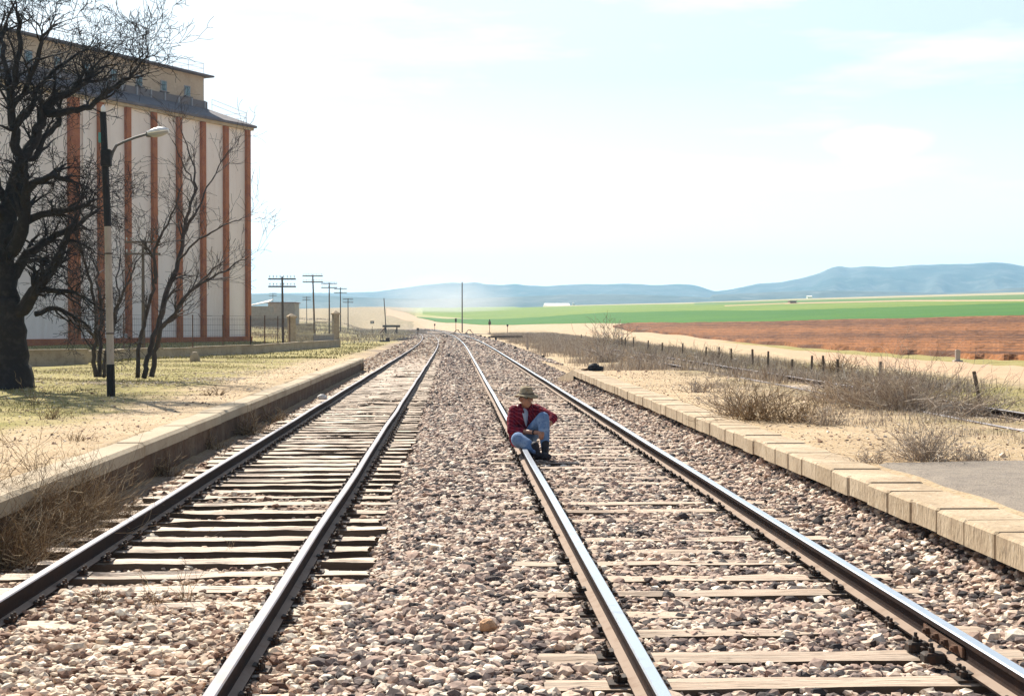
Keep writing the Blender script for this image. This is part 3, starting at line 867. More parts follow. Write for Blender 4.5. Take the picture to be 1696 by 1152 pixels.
siding('railway siding crossing behind the tracks towards the right', [(-6, 262), (1, 246), (8.5, 228), (13.5, 214)][::-1], .10, MA, 'railway tracks', seed=4)

# ------------------------------------------------------------------ ballast stones
def ico():
    t = (1 + 5 ** .5) / 2
    v = np.array([(-1,t,0),(1,t,0),(-1,-t,0),(1,-t,0),(0,-1,t),(0,1,t),(0,-1,-t),(0,1,-t),(t,0,-1),(t,0,1),(-t,0,-1),(-t,0,1)], float)
    v /= np.linalg.norm(v[0])
    f = np.array([(0,11,5),(0,5,1),(0,1,7),(0,7,10),(0,10,11),(1,5,9),(5,11,4),(11,10,2),(10,7,6),(7,1,8),(3,9,4),(3,4,2),(3,2,6),(3,6,8),(3,8,9),(4,9,5),(2,4,11),(6,2,10),(8,6,7),(9,8,1)])
    return v, f
def octa():
    v = np.array([(1,0,0),(-1,0,0),(0,1,0),(0,-1,0),(0,0,1),(0,0,-1)], float)
    f = np.array([(0,2,4),(2,1,4),(1,3,4),(3,0,4),(2,0,5),(1,2,5),(3,1,5),(0,3,5)])
    return v, f
def scatter(name, pts, rad, mat_, kindv='ico', label=None, cat=None, flat=.62, jitter=.30, parent=None):
    n = len(pts)
    base, fc = ico() if kindv == 'ico' else octa()
    nv = len(base); K = 24
    variants = base[None] * (1 + rng.uniform(-jitter, jitter, (K, nv, 1))) + rng.uniform(-.12, .12, (K, nv, 3))
    idx = rng.integers(0, K, n)
    V = variants[idx] * rng.uniform(.65, 1.25, (n, 1, 3)) * np.asarray(rad)[:, None, None]
    # random rotation
    q = rng.normal(size=(n, 4)); q /= np.linalg.norm(q, axis=1)[:, None]
    w_, x_, y_, z_ = q.T
    Rm = np.stack([1-2*(y_*y_+z_*z_), 2*(x_*y_-z_*w_), 2*(x_*z_+y_*w_), 2*(x_*y_+z_*w_), 1-2*(x_*x_+z_*z_), 2*(y_*z_-x_*w_), 2*(x_*z_-y_*w_), 2*(y_*z_+x_*w_), 1-2*(x_*x_+y_*y_)], 1).reshape(n, 3, 3)
    V = np.einsum('nij,nkj->nki', Rm, V)
    V[..., 2] *= flat
    V += pts[:, None, :]
    F = (fc[None] + (np.arange(n) * nv)[:, None, None]).reshape(-1, 3)
    rnd = np.repeat(rng.random(n), nv)
    o = np_mesh(name, V.reshape(-1, 3), F, mat_, {'rnd': rnd}, parent=parent)
    tag(o, label, cat, kind='stuff')
    return o
M['stone'] = attr_ramp_mat('ballast_stone', [(0, (.035, .032, .034)), (.13, (.085, .07, .068)), (.28, (.22, .165, .145)), (.42, (.39, .275, .22)), (.60, (.53, .395, .31)), (.80, (.63, .505, .40)), (1, (.80, .72, .60))], vary=.28, vscale=45)
M['stone_w'] = attr_ramp_mat('warm_ballast_stone', [(0, (.085, .05, .038)), (.14, (.20, .115, .08)), (.34, (.42, .28, .20)), (.60, (.60, .47, .35)), (.82, (.70, .58, .45)), (1, (.82, .74, .61))], vary=.28, vscale=45)

def hexpts(x0, x1, y0, y1, sp):
    nx = int((x1 - x0) / sp) + 1; ny = int((y1 - y0) / sp) + 1
    gx, gy = np.meshgrid(x0 + sp * np.arange(nx), y0 + sp * np.arange(ny))
    gx = gx + rng.uniform(-.5, .5, gx.shape) * sp; gy = gy + rng.uniform(-.5, .5, gy.shape) * sp
    return gx.ravel(), gy.ravel()
def in_view(x, y, m=.6):
    return (x / y > -.335 - m / y) & (x / y < .425 + m / y)
def rail_clear(x, y, w_=.085):
    ok = np.ones(len(x), bool)
    for xc, off in ((XA, offA), (XB, offB)):
        for s in (-1, 1):
            ok &= np.abs(x - (xc + off(y) + s * G)) > w_
    return ok
def lay(name, y0, y1, sp, r, kindv, x0=-3.55, x1=3.72, layers=1, shift=False):
    X, Y = hexpts(x0, x1, y0, y1, sp)
    if shift:
        X = X + offB(Y)
    k = in_view(X, Y) & rail_clear(X, Y)
    X, Y = X[k], Y[k]
    rad = r * rng.lognormal(0, .24, len(X))
    Z = T(X, Y) + rad * rng.uniform(-.15, .45, len(X))
    # fewer stones lie on the sleepers' bare tops in the left track and under the weeds
    dens = np.ones(len(X))
    inA = (X > -3.36) & (X < -.68)
    dens[inA & (Y > 11.0)] = .38
    dens[inA & (Y < 11.0)] = .92
    dens[(X < -3.36) & (Y > 8)] = .55
    inB = (X > .45) & (X < 3.15)
    dens[inB] = .95
    if y1 <= 62:
        sy = np.array(SLP[XB]); dmin = np.min(np.abs(Y[:, None] - sy[None, :]), axis=1)
        on = inB & (dmin < .125)
        dens[on] = np.clip(.84 + .30 * wob(X[on], Y[on], 1.3, 8), .25, .98)
        dens[on & (Y < 8.15) & (Y > 7.0)] = .05
        sy = np.array(SLP[XA]); dmin = np.min(np.abs(Y[:, None] - sy[None, :]), axis=1)
        onA = inA & (dmin < .12)
        kk = onA & (Y < 11.0)
        dens[kk] = (.9 - .55 * ss(Y[kk], 8.0, 10.8)) * np.clip(.75 + .5 * wob(X[kk], Y[kk], 1.0, 3), .12, .9)
        dens[onA & (Y > 11.0)] = .05
    k = rng.random(len(X)) < dens
    pts = np.stack([X, Y, Z], 1)[k]; rad = rad[k]
    return pts, rad
total = 0
for (nm, y0, y1, sp, r, kv, sh) in (('a', 5.6, 15, .043, .029, 'ico', False), ('b', 15, 30, .050, .032, 'ico', False), ('c', 30, 62, .070, .042, 'octa', False), ('d', 62, 110, .13, .070, 'octa', False), ('e', 110, 230, .26, .12, 'octa', True)):
    pts, rad = lay(nm, y0, y1, sp, r, kv, shift=sh, x0=-3.55 if y0 < 60 else -4.6, x1=3.72 if y0 < 40 else 4.8)
    warm = (pts[:, 0] < -.75)
    total += len(pts)
    lb = {'a': 'nearest', 'b': 'middle', 'c': 'far', 'd': 'farther', 'e': 'farthest'}[nm]
    scatter('ballast_stones', pts[~warm], rad[~warm], M['stone'], kv, 'grey and cream crushed stone ballast around the right track, %s stretch' % lb, 'ballast')
    scatter('ballast_stones', pts[warm], rad[warm], M['stone_w'], kv, 'warm beige crushed stone ballast around the left track, %s stretch' % lb, 'ballast')
# pebbles and grit over the platforms
X, Y = hexpts(-14, -4.25, 10, 62, .10); k = in_view(X, Y) & (rng.random(len(X)) < .45 + .5 * np.clip(wob(X, Y, 2.5, 9), 0, 1)); X, Y = X[k], Y[k]
rad = .0095 * rng.lognormal(0, .5, len(X)); scatter('gravel_grit', np.stack([X, Y, T(X, Y) + rad * .2], 1), rad, M['stone_w'], 'octa', 'loose pale pebbles scattered over the left platform', 'gravel')
X, Y = hexpts(4.1, 15, 9, 60, .10); k = in_view(X, Y) & ((Y > 14) | (X < 4.05)) & (rng.random(len(X)) < .35 + .5 * np.clip(wob(X, Y, 2.5, 4), 0, 1)); X, Y = X[k], Y[k]
rad = .011 * rng.lognormal(0, .5, len(X)); scatter('gravel_grit', np.stack([X, Y, T(X, Y) + rad * .2], 1), rad, M['stone_w'], 'octa', 'loose pale pebbles scattered over the right platform', 'gravel')
print('stones', total)

# ------------------------------------------------------------------ grain silo
M['render_wall'] = mat('silo_render', (.88, .81, .755), .95, noise=[(.35, (.78, .70, .64), .45, .65), (2.2, (.88, .82, .77), .5, .7), (9, (.62, .54, .49), .60, .75)], bump=.01, bscale=6, stretch=(1, 1, .18))
M['brick'] = mat('silo_red_brick', (.40, .15, .06), .92, noise=[(1.5, (.30, .105, .05), .45, .65), (9, (.44, .20, .12), .55, .72)], bump=.01, bscale=14)
M['roof_grey'] = mat('silo_roof', (.15, .135, .15), .9, noise=[(.8, (.20, .18, .19), .45, .7), (6, (.10, .09, .10), .55, .75)], bump=.03, bscale=5)
M['tan_wall'] = mat('headhouse_render', (.56, .45, .32), .95, noise=[(.6, (.48, .37, .26), .45, .65), (5, (.62, .51, .38), .5, .7)], bump=.01, bscale=7)
M['parapet'] = mat('dark_panels', (.20, .175, .17), .9, noise=[(1, (.21, .18, .18), .45, .7)])
M['glass_dark'] = mat('dull_window_glass', (.10, .16, .18), .25, noise=[(2, (.16, .24, .26), .45, .6)], spec=.6)
M['fascia'] = mat('eave_fascia', (.52, .42, .28), .9, noise=[(2, (.42, .33, .22), .45, .7)])
M['rail_thin'] = mat('thin_guard_rail', (.36, .36, .38), .7)

D0 = 130.0
P0 = P(412.5, 560, D0); P0.z = 0.0
U = Vector((math.sin(R(30.2)), math.cos(R(30.2)), 0)); W_ = Vector((-U.y, U.x, 0))
BAY = 3.07; NB = 15; LEN = BAY * NB; WID = 15.0
ZE = P(412.5, 216, D0).z
silo = empty('grain_silo', P0, 0, 'huge pale grain silo with brick red pilasters standing beyond the bare trees', 'grain silo')
silo.rotation_euler = (0, 0, math.atan2(-U.y, -U.x))      # local +x runs towards the viewer along the facade, local +y away from the tracks?
LM = Matrix.Rotation(silo.rotation_euler.z, 3, 'Z')
# local axes: x = -U, y = rot90(x); want depth direction W_
ysign = 1 if (LM @ Vector((0, 1, 0))).dot(W_) > 0 else -1
def S(x, d, z): return (x, ysign * d, z)
mb = MB(); mb.box(S(LEN / 2, WID / 2, ZE / 2 - .2), (LEN, WID, ZE + .4)); mb.build('wall', M['render_wall'], silo)
mb = MB(); mb.box(S(LEN / 2, WID / 2, .12), (LEN + .36, WID + .5, 1.05)); mb.build('plinth', M['brick'], silo)
for i in range(8):
    x = i * BAY + .30
    wd = .50 if i < 7 else 1.05
    if i == 7: x = 7 * BAY + .1
    mb = MB(); mb.box(S(x, -.13, ZE / 2 + .25), (wd, .36, ZE - .6)); mb.build('pilaster', M['brick'], silo)
mb = MB(); mb.box(S(7 * BAY - 1.15, -.02, ZE / 2 + .25), (.5, .3, ZE - .6)); mb.build('pale_downpipe_strip', M['render_wall'], silo)
# eave slab + lower roof
OV = .55
mb = MB(); mb.box(S(LEN / 2, WID / 2, ZE + .10), (LEN + 2 * .35, WID + 2 * .35, .24)); mb.build('eave_slab', M['fascia'], silo)
SB, EB = 3.5, 1.94
zr = ZE + 2.05
def ringroof(x0, x1, d0, d1, z0, a0, a1, b0, b1, z1, th):
    vs = [S(x0, d0, z0), S(x1, d0, z0), S(x1, d1, z0), S(x0, d1, z0), S(a0, b0, z1), S(a1, b0, z1), S(a1, b1, z1), S(a0, b1, z1)]
    vs += [(v[0], v[1], v[2] - th) for v in vs[:4]]
    fs = [(0, 1, 5, 4), (1, 2, 6, 5), (2, 3, 7, 6), (3, 0, 4, 7), (4, 5, 6, 7), (8, 9, 1, 0), (9, 10, 2, 1), (10, 11, 3, 2), (11, 8, 0, 3), (11, 10, 9, 8)]
    return vs, fs
mb = MB(); mb.add(*ringroof(-OV, LEN + OV, -OV, WID + OV, ZE + .42, EB, LEN - EB, SB, WID - SB, zr, .20)); mb.build('lower_roof', M['roof_grey'], silo)
# dark band with little posts under the headhouse
mb = MB()
mb.box(S(LEN / 2, SB - .25, zr + .02), (LEN - 2 * EB + .2, .16, .95))
mb.build('dark_band', M['parapet'], silo)
for i in range(24):
    mb = MB(); mb.box(S(EB + .3 + i * 1.75, SB - .36, zr - .02), (.14, .10, 1.1)); mb.build('band_post', M['rail_thin'], silo)
# headhouse
ZH = zr + 2.75
x0h, x1h, d0h, d1h = EB + .0, LEN - EB, SB, WID - SB
mb = MB(); mb.box(S((x0h + x1h) / 2, (d0h + d1h) / 2, (zr - .5 + ZH) / 2), (x1h - x0h, d1h - d0h, ZH - zr + .5)); mb.build('headhouse_wall', M['tan_wall'], silo)
mb = MB(); mb.add(*ringroof(x0h - .75, x1h + .5, d0h - .6, d1h + .6, ZH + .16, x0h + 2.2, x1h - 2.2, (d0h + d1h) / 2 - .3, (d0h + d1h) / 2 + .3, ZH + 1.0, .15)); mb.build('headhouse_roof', M['roof_grey'], silo)
for k_ in range(10):
    x = x0h + 2.3 + k_ * BAY
    fr = MB()
    fr.box(S(x, SB - .02, zr + 1.15), (.78, .12, .95))
    f = fr.build('window', M['rail_thin'], silo)
    g = MB(); g.box(S(x, SB - .07, zr + 1.15), (.60, .06, .80)); g.box(S(x, SB - .12, zr + 1.15), (.04, .04, .8)); g.build('pane', M['glass_dark'], f)
    s_ = MB(); s_.box(S(x, SB - .14, zr + .62), (1.0, .26, .09)); s_.build('sill', M['parapet'], f)
def guard(name, pts, h, n_between, rr_=.022):
    mb = MB()
    for a, b in zip(pts[:-1], pts[1:]):
        a = Vector(a); b = Vector(b)
        n = max(1, int((b - a).length / n_between))
        for k in range(n + 1):
            q = a.lerp(b, k / n); mb.tube([q, q + Vector((0, 0, h))], rr_, n=4)
        for z in (h, h * .55):
            mb.tube([a + Vector((0, 0, z)), b + Vector((0, 0, z))], rr_ * .8, n=4)
    return mb.build(name, M['rail_thin'], silo)
guard('roof_railing', [S(x1h - 3, d0h + .1, ZH + .25), S(x0h - .1, d0h + .1, ZH + .25), S(x0h - .1, d1h - .2, ZH + .25)], 1.0, 2.0)
guard('roof_railing', [S(x0h + .1, d0h - 1.0, zr - .35), S(-.1, .3, ZE + .6), S(-.1, WID - 1, ZE + .6)], 1.0, 2.0)
# small white louvre openings at the foot
for x in (5.1 * BAY, 9.3 * BAY):
    mb = MB(); mb.box(S(x, -.10, .55), (.7, .25, .9)); mb.build('vent_box', M['lamp_white'], silo)

# ------------------------------------------------------------------ perimeter wall and fence
def wall_run(name, pts, h, th, m, parent, kind=None, cap=None):
    """a low wall following the ground between world points"""
    mb = MB(); mc = MB()
    for a, b in zip(pts[:-1], pts[1:]):
        a = Vector((a[0], a[1], 0)); b = Vector((b[0], b[1], 0))
        n = max(1, int((b - a).length / 3))
        d = (b - a) / n; L = d.length; rz = math.atan2(d.y, d.x)
        for k in range(n):
            c = a + d * (k + .5)
            z = Tz(c.x, c.y)
            mb.box((c.x - parent.location.x, c.y - parent.location.y, z + h / 2 - .1), (L + .0, th, h + .2), rz=rz)
            if cap: mc.box((c.x - parent.location.x, c.y - parent.location.y, z + h + cap / 2), (L, th + .08, cap), rz=rz)
    o = mb.build(name, m, parent)
    if cap: mc.build('wall_cap', m, parent)
    return o
W0 = P(561, 560, 108); W1 = P(415, 560, 83); W2 = P(205, 560, 70); W3 = P(146, 560, 63)
fence = empty('perimeter_fence', (W0.x, W0.y, 0), 0, 'low concrete wall topped by thin metal fence around the silo yard', 'fence')
wall_run('base_wall', [(W0.x, W0.y), (W1.x, W1.y), (W2.x, W2.y), (W3.x, W3.y)], .48, .30, M['concrete_old'], fence, cap=.05)
wires = MB()
def fence_run(a, b, step, h, zb, wire_z, posts=True, dens=None):
    a = Vector((a.x, a.y, 0)); b = Vector((b.x, b.y, 0)); n = max(1, int((b - a).length / step)); d = (b - a) / n
    for k in range(n + 1):
        q = a + d * k; z = Tz(q.x, q.y) + zb
        o = Vector((fence.location.x, fence.location.y, 0))
        mb = MB(); mb.tube([q - o + Vector((0, 0, z)), q - o + Vector((0, 0, z + h))], .035, n=5); mb.build('post', M['rusty'], fence)
    za, zb_ = Tz(a.x, a.y) + zb, Tz(b.x, b.y) + zb
    o = Vector((fence.location.x, fence.location.y, 0))
    for wz in wire_z:
        wires.tube([a - o + Vector((0, 0, za + wz)), b - o + Vector((0, 0, zb_ + wz))], .008, n=3, cap=False)
    if dens:
        m_ = int((b - a).length / dens)
        for k in range(m_):
            q = a.lerp(b, k / m_) - o; z = za + (zb_ - za) * k / m_
            wires.tube([q + Vector((0, 0, z)), q + Vector((0, 0, z + h * .92))], .005, n=3, cap=False)
fence_run(P(480, 560, 94), W1, 3.2, 1.75, .5, [.3, .6, .9, 1.2, 1.5, 1.7], dens=.16)
fence_run(W1, W2, 3.0, 1.75, .5, [.3, .6, .9, 1.2, 1.5, 1.7], dens=.2)
wires.build('wire_mesh', M['rusty'], fence)
# the gate pillars and gate leaf
def pillar(px, D, h, label):
    q = P(px, 560, D); z = Tz(q.x, q.y)
    root = empty('gate_pillar', (q.x, q.y, z), R(20), label, 'gate pillar', 'masonry pillars of the silo yard gate')
    mb = MB(); mb.box((0, 0, h / 2), (.46, .46, h)); mb.build('shaft', M['concrete_old'], root)
    mb = MB(); mb.box((0, 0, h + .05), (.62, .62, .10)); mb.add([(-.29, -.29, h + .10), (.29, -.29, h + .10), (.29, .29, h + .10), (-.29, .29, h + .10), (0, 0, h + .30)], [(0, 1, 4), (1, 2, 4), (2, 3, 4), (3, 0, 4), (3, 2, 1, 0)])
    mb.build('cap_stone', M['concrete'], root)
    return q
PA = pillar(556, 108, 2.45, 'concrete gate pillar with pale pointed cap at the right end of the fence')
PB = pillar(483, 97, 2.15, 'concrete gate pillar with pale pointed cap just right of the silo')
gate = empty('yard_gate', (PA.x, PA.y, Tz(PA.x, PA.y)), 0, 'grey mesh gate panels hanging between the two concrete pillars', 'gate')
M['mesh_grey'] = mat('grey_gate_mesh', (.30, .27, .23), .9, noise=[(3, (.24, .21, .18), .45, .7)])
def leaf(pa, pb, z0, z1, name, bars, solid=None):
    a = Vector((pa.x - PA.x, pa.y - PA.y, 0)); b = Vector((pb.x - PA.x, pb.y - PA.y, 0))
    mb = MB()
    for z in (z0, (z0 + z1) / 2, z1): mb.tube([a + Vector((0, 0, z)), b + Vector((0, 0, z))], .022, n=4)
    n = int((b - a).length / bars)
    for k in range(n + 1):
        q = a.lerp(b, k / n); mb.tube([q + Vector((0, 0, z0)), q + Vector((0, 0, z1))], .010, n=4)
    g = mb.build(name, M['mesh_grey'], gate)
    if solid:
        c = (a + b) / 2; d = b - a
        m2 = MB(); m2.box((c.x, c.y, (solid[0] + solid[1]) / 2), (d.length, .05, solid[1] - solid[0]), rz=math.atan2(d.y, d.x)); m2.build('kick_panel', M['mesh_grey'], g)
leaf(P(519, 560, 102), P(553, 560, 107), .10, 1.9, 'gate_leaf', .30, (.5, .95))
leaf(P(487, 560, 97.5), P(519, 560, 102), .10, 1.75, 'gate_leaf', .09)
# low wall under the big tree
lw = empty('low_wall', (P(144, 600, 58).x, 58, 0), 0, 'low rendered wall with pale coping behind the biggest tree', 'wall')
a = P(144, 600, 58); b = P(-60, 600, 55)
wall_run('wall_face', [(a.x, a.y), (b.x, b.y)], .62, .3, M['concrete_old'], lw, cap=.05)

# ------------------------------------------------------------------ farm buildings far left
M['stonewall'] = mat('dry_stone_wall', (.42, .34, .26), .95, noise=[(1.5, (.33, .27, .20), .45, .65), (6, (.50, .43, .34), .5, .7)], bump=.03, bscale=6)
M['tile'] = mat('old_roof_tile', (.30, .19, .14), .9, noise=[(1.5, (.24, .15, .11), .45, .65)])
def far_box(name, px0, px1, ytop, ybot, D, depth, m, label, cat, roof=None, roof_m='tile', group=None):
    a = P(px0, ybot, D); b = P(px1, ybot, D); zt = P((px0 + px1) / 2, ytop, D).z; zb = min(Tz(a.x, D), Tz(b.x, D)) - .3
    c = (a + b) / 2; L = b.x - a.x
    root = empty(name, (c.x, D, zb), 0, label, cat, group)
    h = zt - zb
    mb = MB(); mb.box((0, depth / 2, h / 2), (L, depth, h)); mb.build('wall', m, root)
    if roof:
        vs = [(-L/2 - .3, -.4, h), (L/2 + .3, -.4, h), (L/2 + .3, depth + .4, h), (-L/2 - .3, depth + .4, h), (-L/2 - .3, depth / 2, h + roof), (L/2 + .3, depth / 2, h + roof)]
        mb = MB(); mb.add(vs, [(0, 1, 5, 4), (2, 3, 4, 5), (0, 4, 3), (1, 2, 5), (3, 2, 1, 0)]); mb.build('roof', M[roof_m], root)
    return root, h, L
bld, h, L = far_box('farm_shed', 444, 488, 502, 520, 300, 9, M['stonewall'], 'long low stone farm shed with flat parapet beyond the gate', 'shed')
mb = MB(); mb.box((0, 4.5, h + .12), (L + .5, 9.5, .24)); mb.build('roof', M['tile'], bld)
for k_ in range(3):
    mb = MB(); mb.box((-L * .3 + k_ * L * .3, -.04, h * .4), (.8, .1, .9)); mb.build('window', M['parapet'], bld)
b2, h, L = far_box('ruined_barn', 405, 446, 507, 520, 290, 7, M['stonewall'], 'small ruined barn with pale sloping sheet roof beside the silo edge', 'barn')
M['sheet'] = mat('pale_sheet_roof', (.62, .58, .52), .7, noise=[(2, (.5, .44, .38), .45, .7)])
mb = MB(); vs = [(-L/2 + .6, -.5, h + .1), (L/2, -.5, h + .9), (L/2, 7, h + 1.6), (-L/2 + .6, 7, h + .5)]
mb.add(vs + [(v[0], v[1], v[2] - .15) for v in vs], [(0, 1, 2, 3), (7, 6, 5, 4), (0, 4, 5, 1), (1, 5, 6, 2), (2, 6, 7, 3), (3, 7, 4, 0)]); mb.build('roof', M['sheet'], b2)
far_box('farm_wall', 400, 480, 517, 536, 262, .6, M['stonewall'], 'long grey stone wall across the grass beyond the fence', 'wall')
M['white_wall'] = mat('white_wall', (.80, .78, .74), .8, noise=[(.5, (.72, .69, .64), .45, .7)])
M['barn_roof'] = mat('white_sheet_roof', (.82, .76, .70), .7, noise=[(.4, (.72, .64, .58), .45, .7)])
far_box('white_barn', 904, 944, 506, 509, 1150, 30, M['white_wall'], 'long white barn on the horizon beyond the green field', 'barn', roof=2.2, roof_m='barn_roof')
rt, h, L = far_box('feed_silo', 948, 952, 502.5, 508, 1170, 2.2, M['white_wall'], 'tiny white feed bin beside the barn on the horizon', 'feed bin')
mb = MB(); mb.lathe((0, 1.1, h), [(1.1, 0), (1.1, .2), (.2, 1.0)], n=10); mb.build('cone_roof', M['white_wall'], rt)
fh, h, L = far_box('field_hut', 1308, 1319, 499, 504.5, 452, 2.5, M['stonewall'], 'tiny dark stone hut standing alone on the green slope', 'hut')
mb = MB(); mb.box((0, 1.25, h + .12), (L + .3, 3.0, .2)); mb.build('roof', M['parapet'], fh)
mb = MB(); mb.box((-L*.22, -.05, h*.4), (.5, .1, h*.75)); mb.build('doorway', M['parapet'], fh)
far_box('white_farmhouse', 1338, 1345, 491, 494.5, 1300, 6, M['white_wall'], 'tiny white farmhouse at the foot of the mountains', 'farmhouse', roof=1.0, roof_m='barn_roof')

# ------------------------------------------------------------------ utility poles
M['insul'] = mat('pale_insulator', (.45, .48, .46), .4)
def utility_pole(px, ybase, ytop, D, arm_w, arms, label, lean=0.0, r=.10, rz=0.0, group='telegraph poles with double crossarms'):
    b = P(px, ybase, D); zb = Tz(b.x, b.y) if ybase is None or True else b.z
    zt = P(px, ytop, D).z
    root = empty('telegraph_pole', (b.x, b.y, zb), rz, label, 'telegraph pole', group)
    h = zt - zb
    mb = MB(); mb.tube([(0, 0, -.3), (lean * .5, 0, h * .5), (lean, 0, h)], [r, r * .85, r * .7], n=8); mb.build('mast', M['pole_wood'], root)
    for ya in arms:
        z = P(px, ya, D).z - zb
        xx = lean * z / h
        mb = MB(); mb.box((xx, -.12, z), (arm_w, .10, .11)); a = mb.build('crossarm', M['pole_wood'], root)
        for k in range(8):
            if k in (3, 4): pass
            ix = xx - arm_w / 2 + .12 + (arm_w - .24) * k / 7
            mb = MB(); mb.lathe((ix, -.12, z + .055), [(.012, 0), (.012, .08), (.038, .09), (.042, .14), (.028, .19), (.012, .21)], n=7); mb.build('insulator', M['insul'], a)
    return root
utility_pole(469, 577, 458, 105, 2.02, [462, 474.5], 'nearest dark telegraph pole with two crossarms just right of the silo', lean=-.06)
utility_pole(521.5, 553, 455, 143, 2.02, [457, 467], 'slightly leaning telegraph pole rising behind the yard gate', lean=-.2)
utility_pole(545.5, 553, 468, 181, 2.0, [469.5, 476.5], 'telegraph pole just left of the right gate pillar')
utility_pole(564, 547, 476, 224, 2.0, [478.5, 485], 'telegraph pole just right of the right gate pillar')
utility_pole(576.5, 544, 494, 262, 1.9, [495.5, 500.5], 'farthest low telegraph pole on the right of the row')
utility_pole(508, 530, 491, 330, 1.9, [492.5, 496.5], 'small distant telegraph pole seen above the gate', r=.09)
utility_pole(452, 520, 485, 360, 1.9, [486, 490], 'small distant telegraph pole behind the farm shed', r=.09)
utility_pole(237.5, 583, 397, 81, 2.0, [401, 420.5], 'telegraph pole standing among the bare trees before the silo wall', r=.11)

def plain_pole(px, ybase, ytop, D, r, lean, label):
    b = P(px, ybase, D); zb = Tz(b.x, b.y); h = P(px, ytop, D).z - zb
    o = empty('bare_pole', (b.x, b.y, zb), 0, label, 'pole')
    mb = MB(); mb.tube([(0, 0, -.3), (lean * .5, 0, h * .5), (lean, 0, h)], [r, r * .9, r * .8], n=8); mb.build('mast', M['pole_wood'], o)
    mb = MB(); mb.lathe((lean, 0, h), [(r * .95, 0), (r * .95, .08), (r * .4, .14)], n=8); mb.build('pole_cap', M['iron'], o)
plain_pole(765.5, 546, 468, 285, .13, 0, 'tall bare wooden pole standing beside the tracks against the mountains')
plain_pole(640, 549, 495, 240, .09, -.4, 'thin leaning pole behind the buffer stop')

# ------------------------------------------------------------------ lamp post
lb = P(184, 652, 29.3); lz = Tz(lb.x, lb.y)
lamp = empty('lamp_post', (lb.x, lb.y, lz), 0, 'tall black and white banded lamp post leaning beside the left platform', 'lamp post')
def lp(px, py, dy=0.0):
    q = P(px, py, 29.3 + dy); return Vector((q.x - lb.x, q.y - lb.y, q.z - lz))
def seg(name, a, b, ra, rb, m, nn=8):
    mb = MB(); n = 4
    mb.tube([a.lerp(b, k / n) for k in range(n + 1)], [ra + (rb - ra) * k / n for k in range(n + 1)], n=nn)
    return mb.build(name, m, lamp)
pb, p1, p2, p3 = lp(184, 656), lp(183, 603), lp(178.5, 375), lp(170.5, 186)
seg('foot_band', pb, p1, .088, .084, M['black_paint'])
seg('shaft', p1, p2, .078, .070, M['pole_grey'])
seg('upper_shaft', p2, p3, .076, .066, M['black_paint'])
mb = MB()
for yy in (420, 552): 
    q = lp(179.5 if yy < 500 else 182.3, yy); mb.lathe(q, [(.086, -.012), (.088, 0), (.086, .012)], n=10)
mb.build('clamp_band', M['iron'], lamp)
mb = MB(); q = lp(171, 186); mb.lathe(q, [(.035, 0), (.05, .03), (.05, .09), (.03, .12), (.02, .15)], n=10); mb.build('top_insulator', M['lamp_white'], lamp)
mb = MB(); q = lp(166, 228); mb.box(q, (.05, .12, .20)); mb.build('number_plate', M['green_band'], lamp)
mb = MB(); q = lp(176, 262); mb.bbox(q + Vector((.02, -.08, 0)), (.20, .16, .34), b=.02); mb.build('junction_box', M['black_paint'], lamp)
arm = [lp(178, 268), lp(184, 262), lp(187, 252), lp(193, 241), lp(205, 235), lp(225, 227.5), lp(247, 221)]
mb = MB(); mb.tube(arm, .030, n=7); armo = mb.build('lamp_arm', M['lamp_metal'], lamp)
# cobra head lantern
mb = MB(); c0 = lp(245, 221.5); c1 = lp(277, 216.5)
ax = (c1 - c0); L = ax.length
mb.bbox(c0 + Vector((.03, 0, -.005)), (.12, .12, .12), b=.02)
hd = mb.build('lantern_socket', M['lamp_metal'], lamp)
def lantern(mb, ztop, zbot, scale=1.0):
    n = 14; rows = []
    for t_ in np.linspace(0, 1, 9):
        wy = .15 * scale * math.sin(math.pi * (.12 + .80 * t_)) ** .55
        ht = ztop * math.sin(math.pi * (.14 + .74 * t_)) ** .8; hb = zbot * math.sin(math.pi * (.14 + .74 * t_)) ** .8
        ring = []
        for k in range(n):
            an = 2 * math.pi * k / n
            z = math.sin(an); z = z * (ht if z > 0 else hb)
            ring.append(c0 + ax * t_ * 1.05 + Vector((0, math.cos(an) * wy, z)))
        rows.append(ring)
    vs = [p for r_ in rows for p in r_]; fs = []
    for i in range(8):
        for k in range(n):
            k2 = (k + 1) % n; fs.append((i*n+k, i*n+k2, (i+1)*n+k2, (i+1)*n+k))
    fs.append(tuple(range(n-1, -1, -1))); fs.append(tuple(8*n + k for k in range(n)))
    mb.add(vs, fs); return mb
hood = lantern(MB(), .10, .03).build('lantern_hood', M['lamp_white'], lamp, smooth=True)
M['lens'] = mat('lantern_lens', (.30, .31, .30), .3, spec=.6)
mb = lantern(MB(), .004, .085, .8); mb.v = [(v[0], v[1], v[2] - .012) for v in mb.v]; mb.build('lantern_lens', M['lens'], hood, smooth=True)

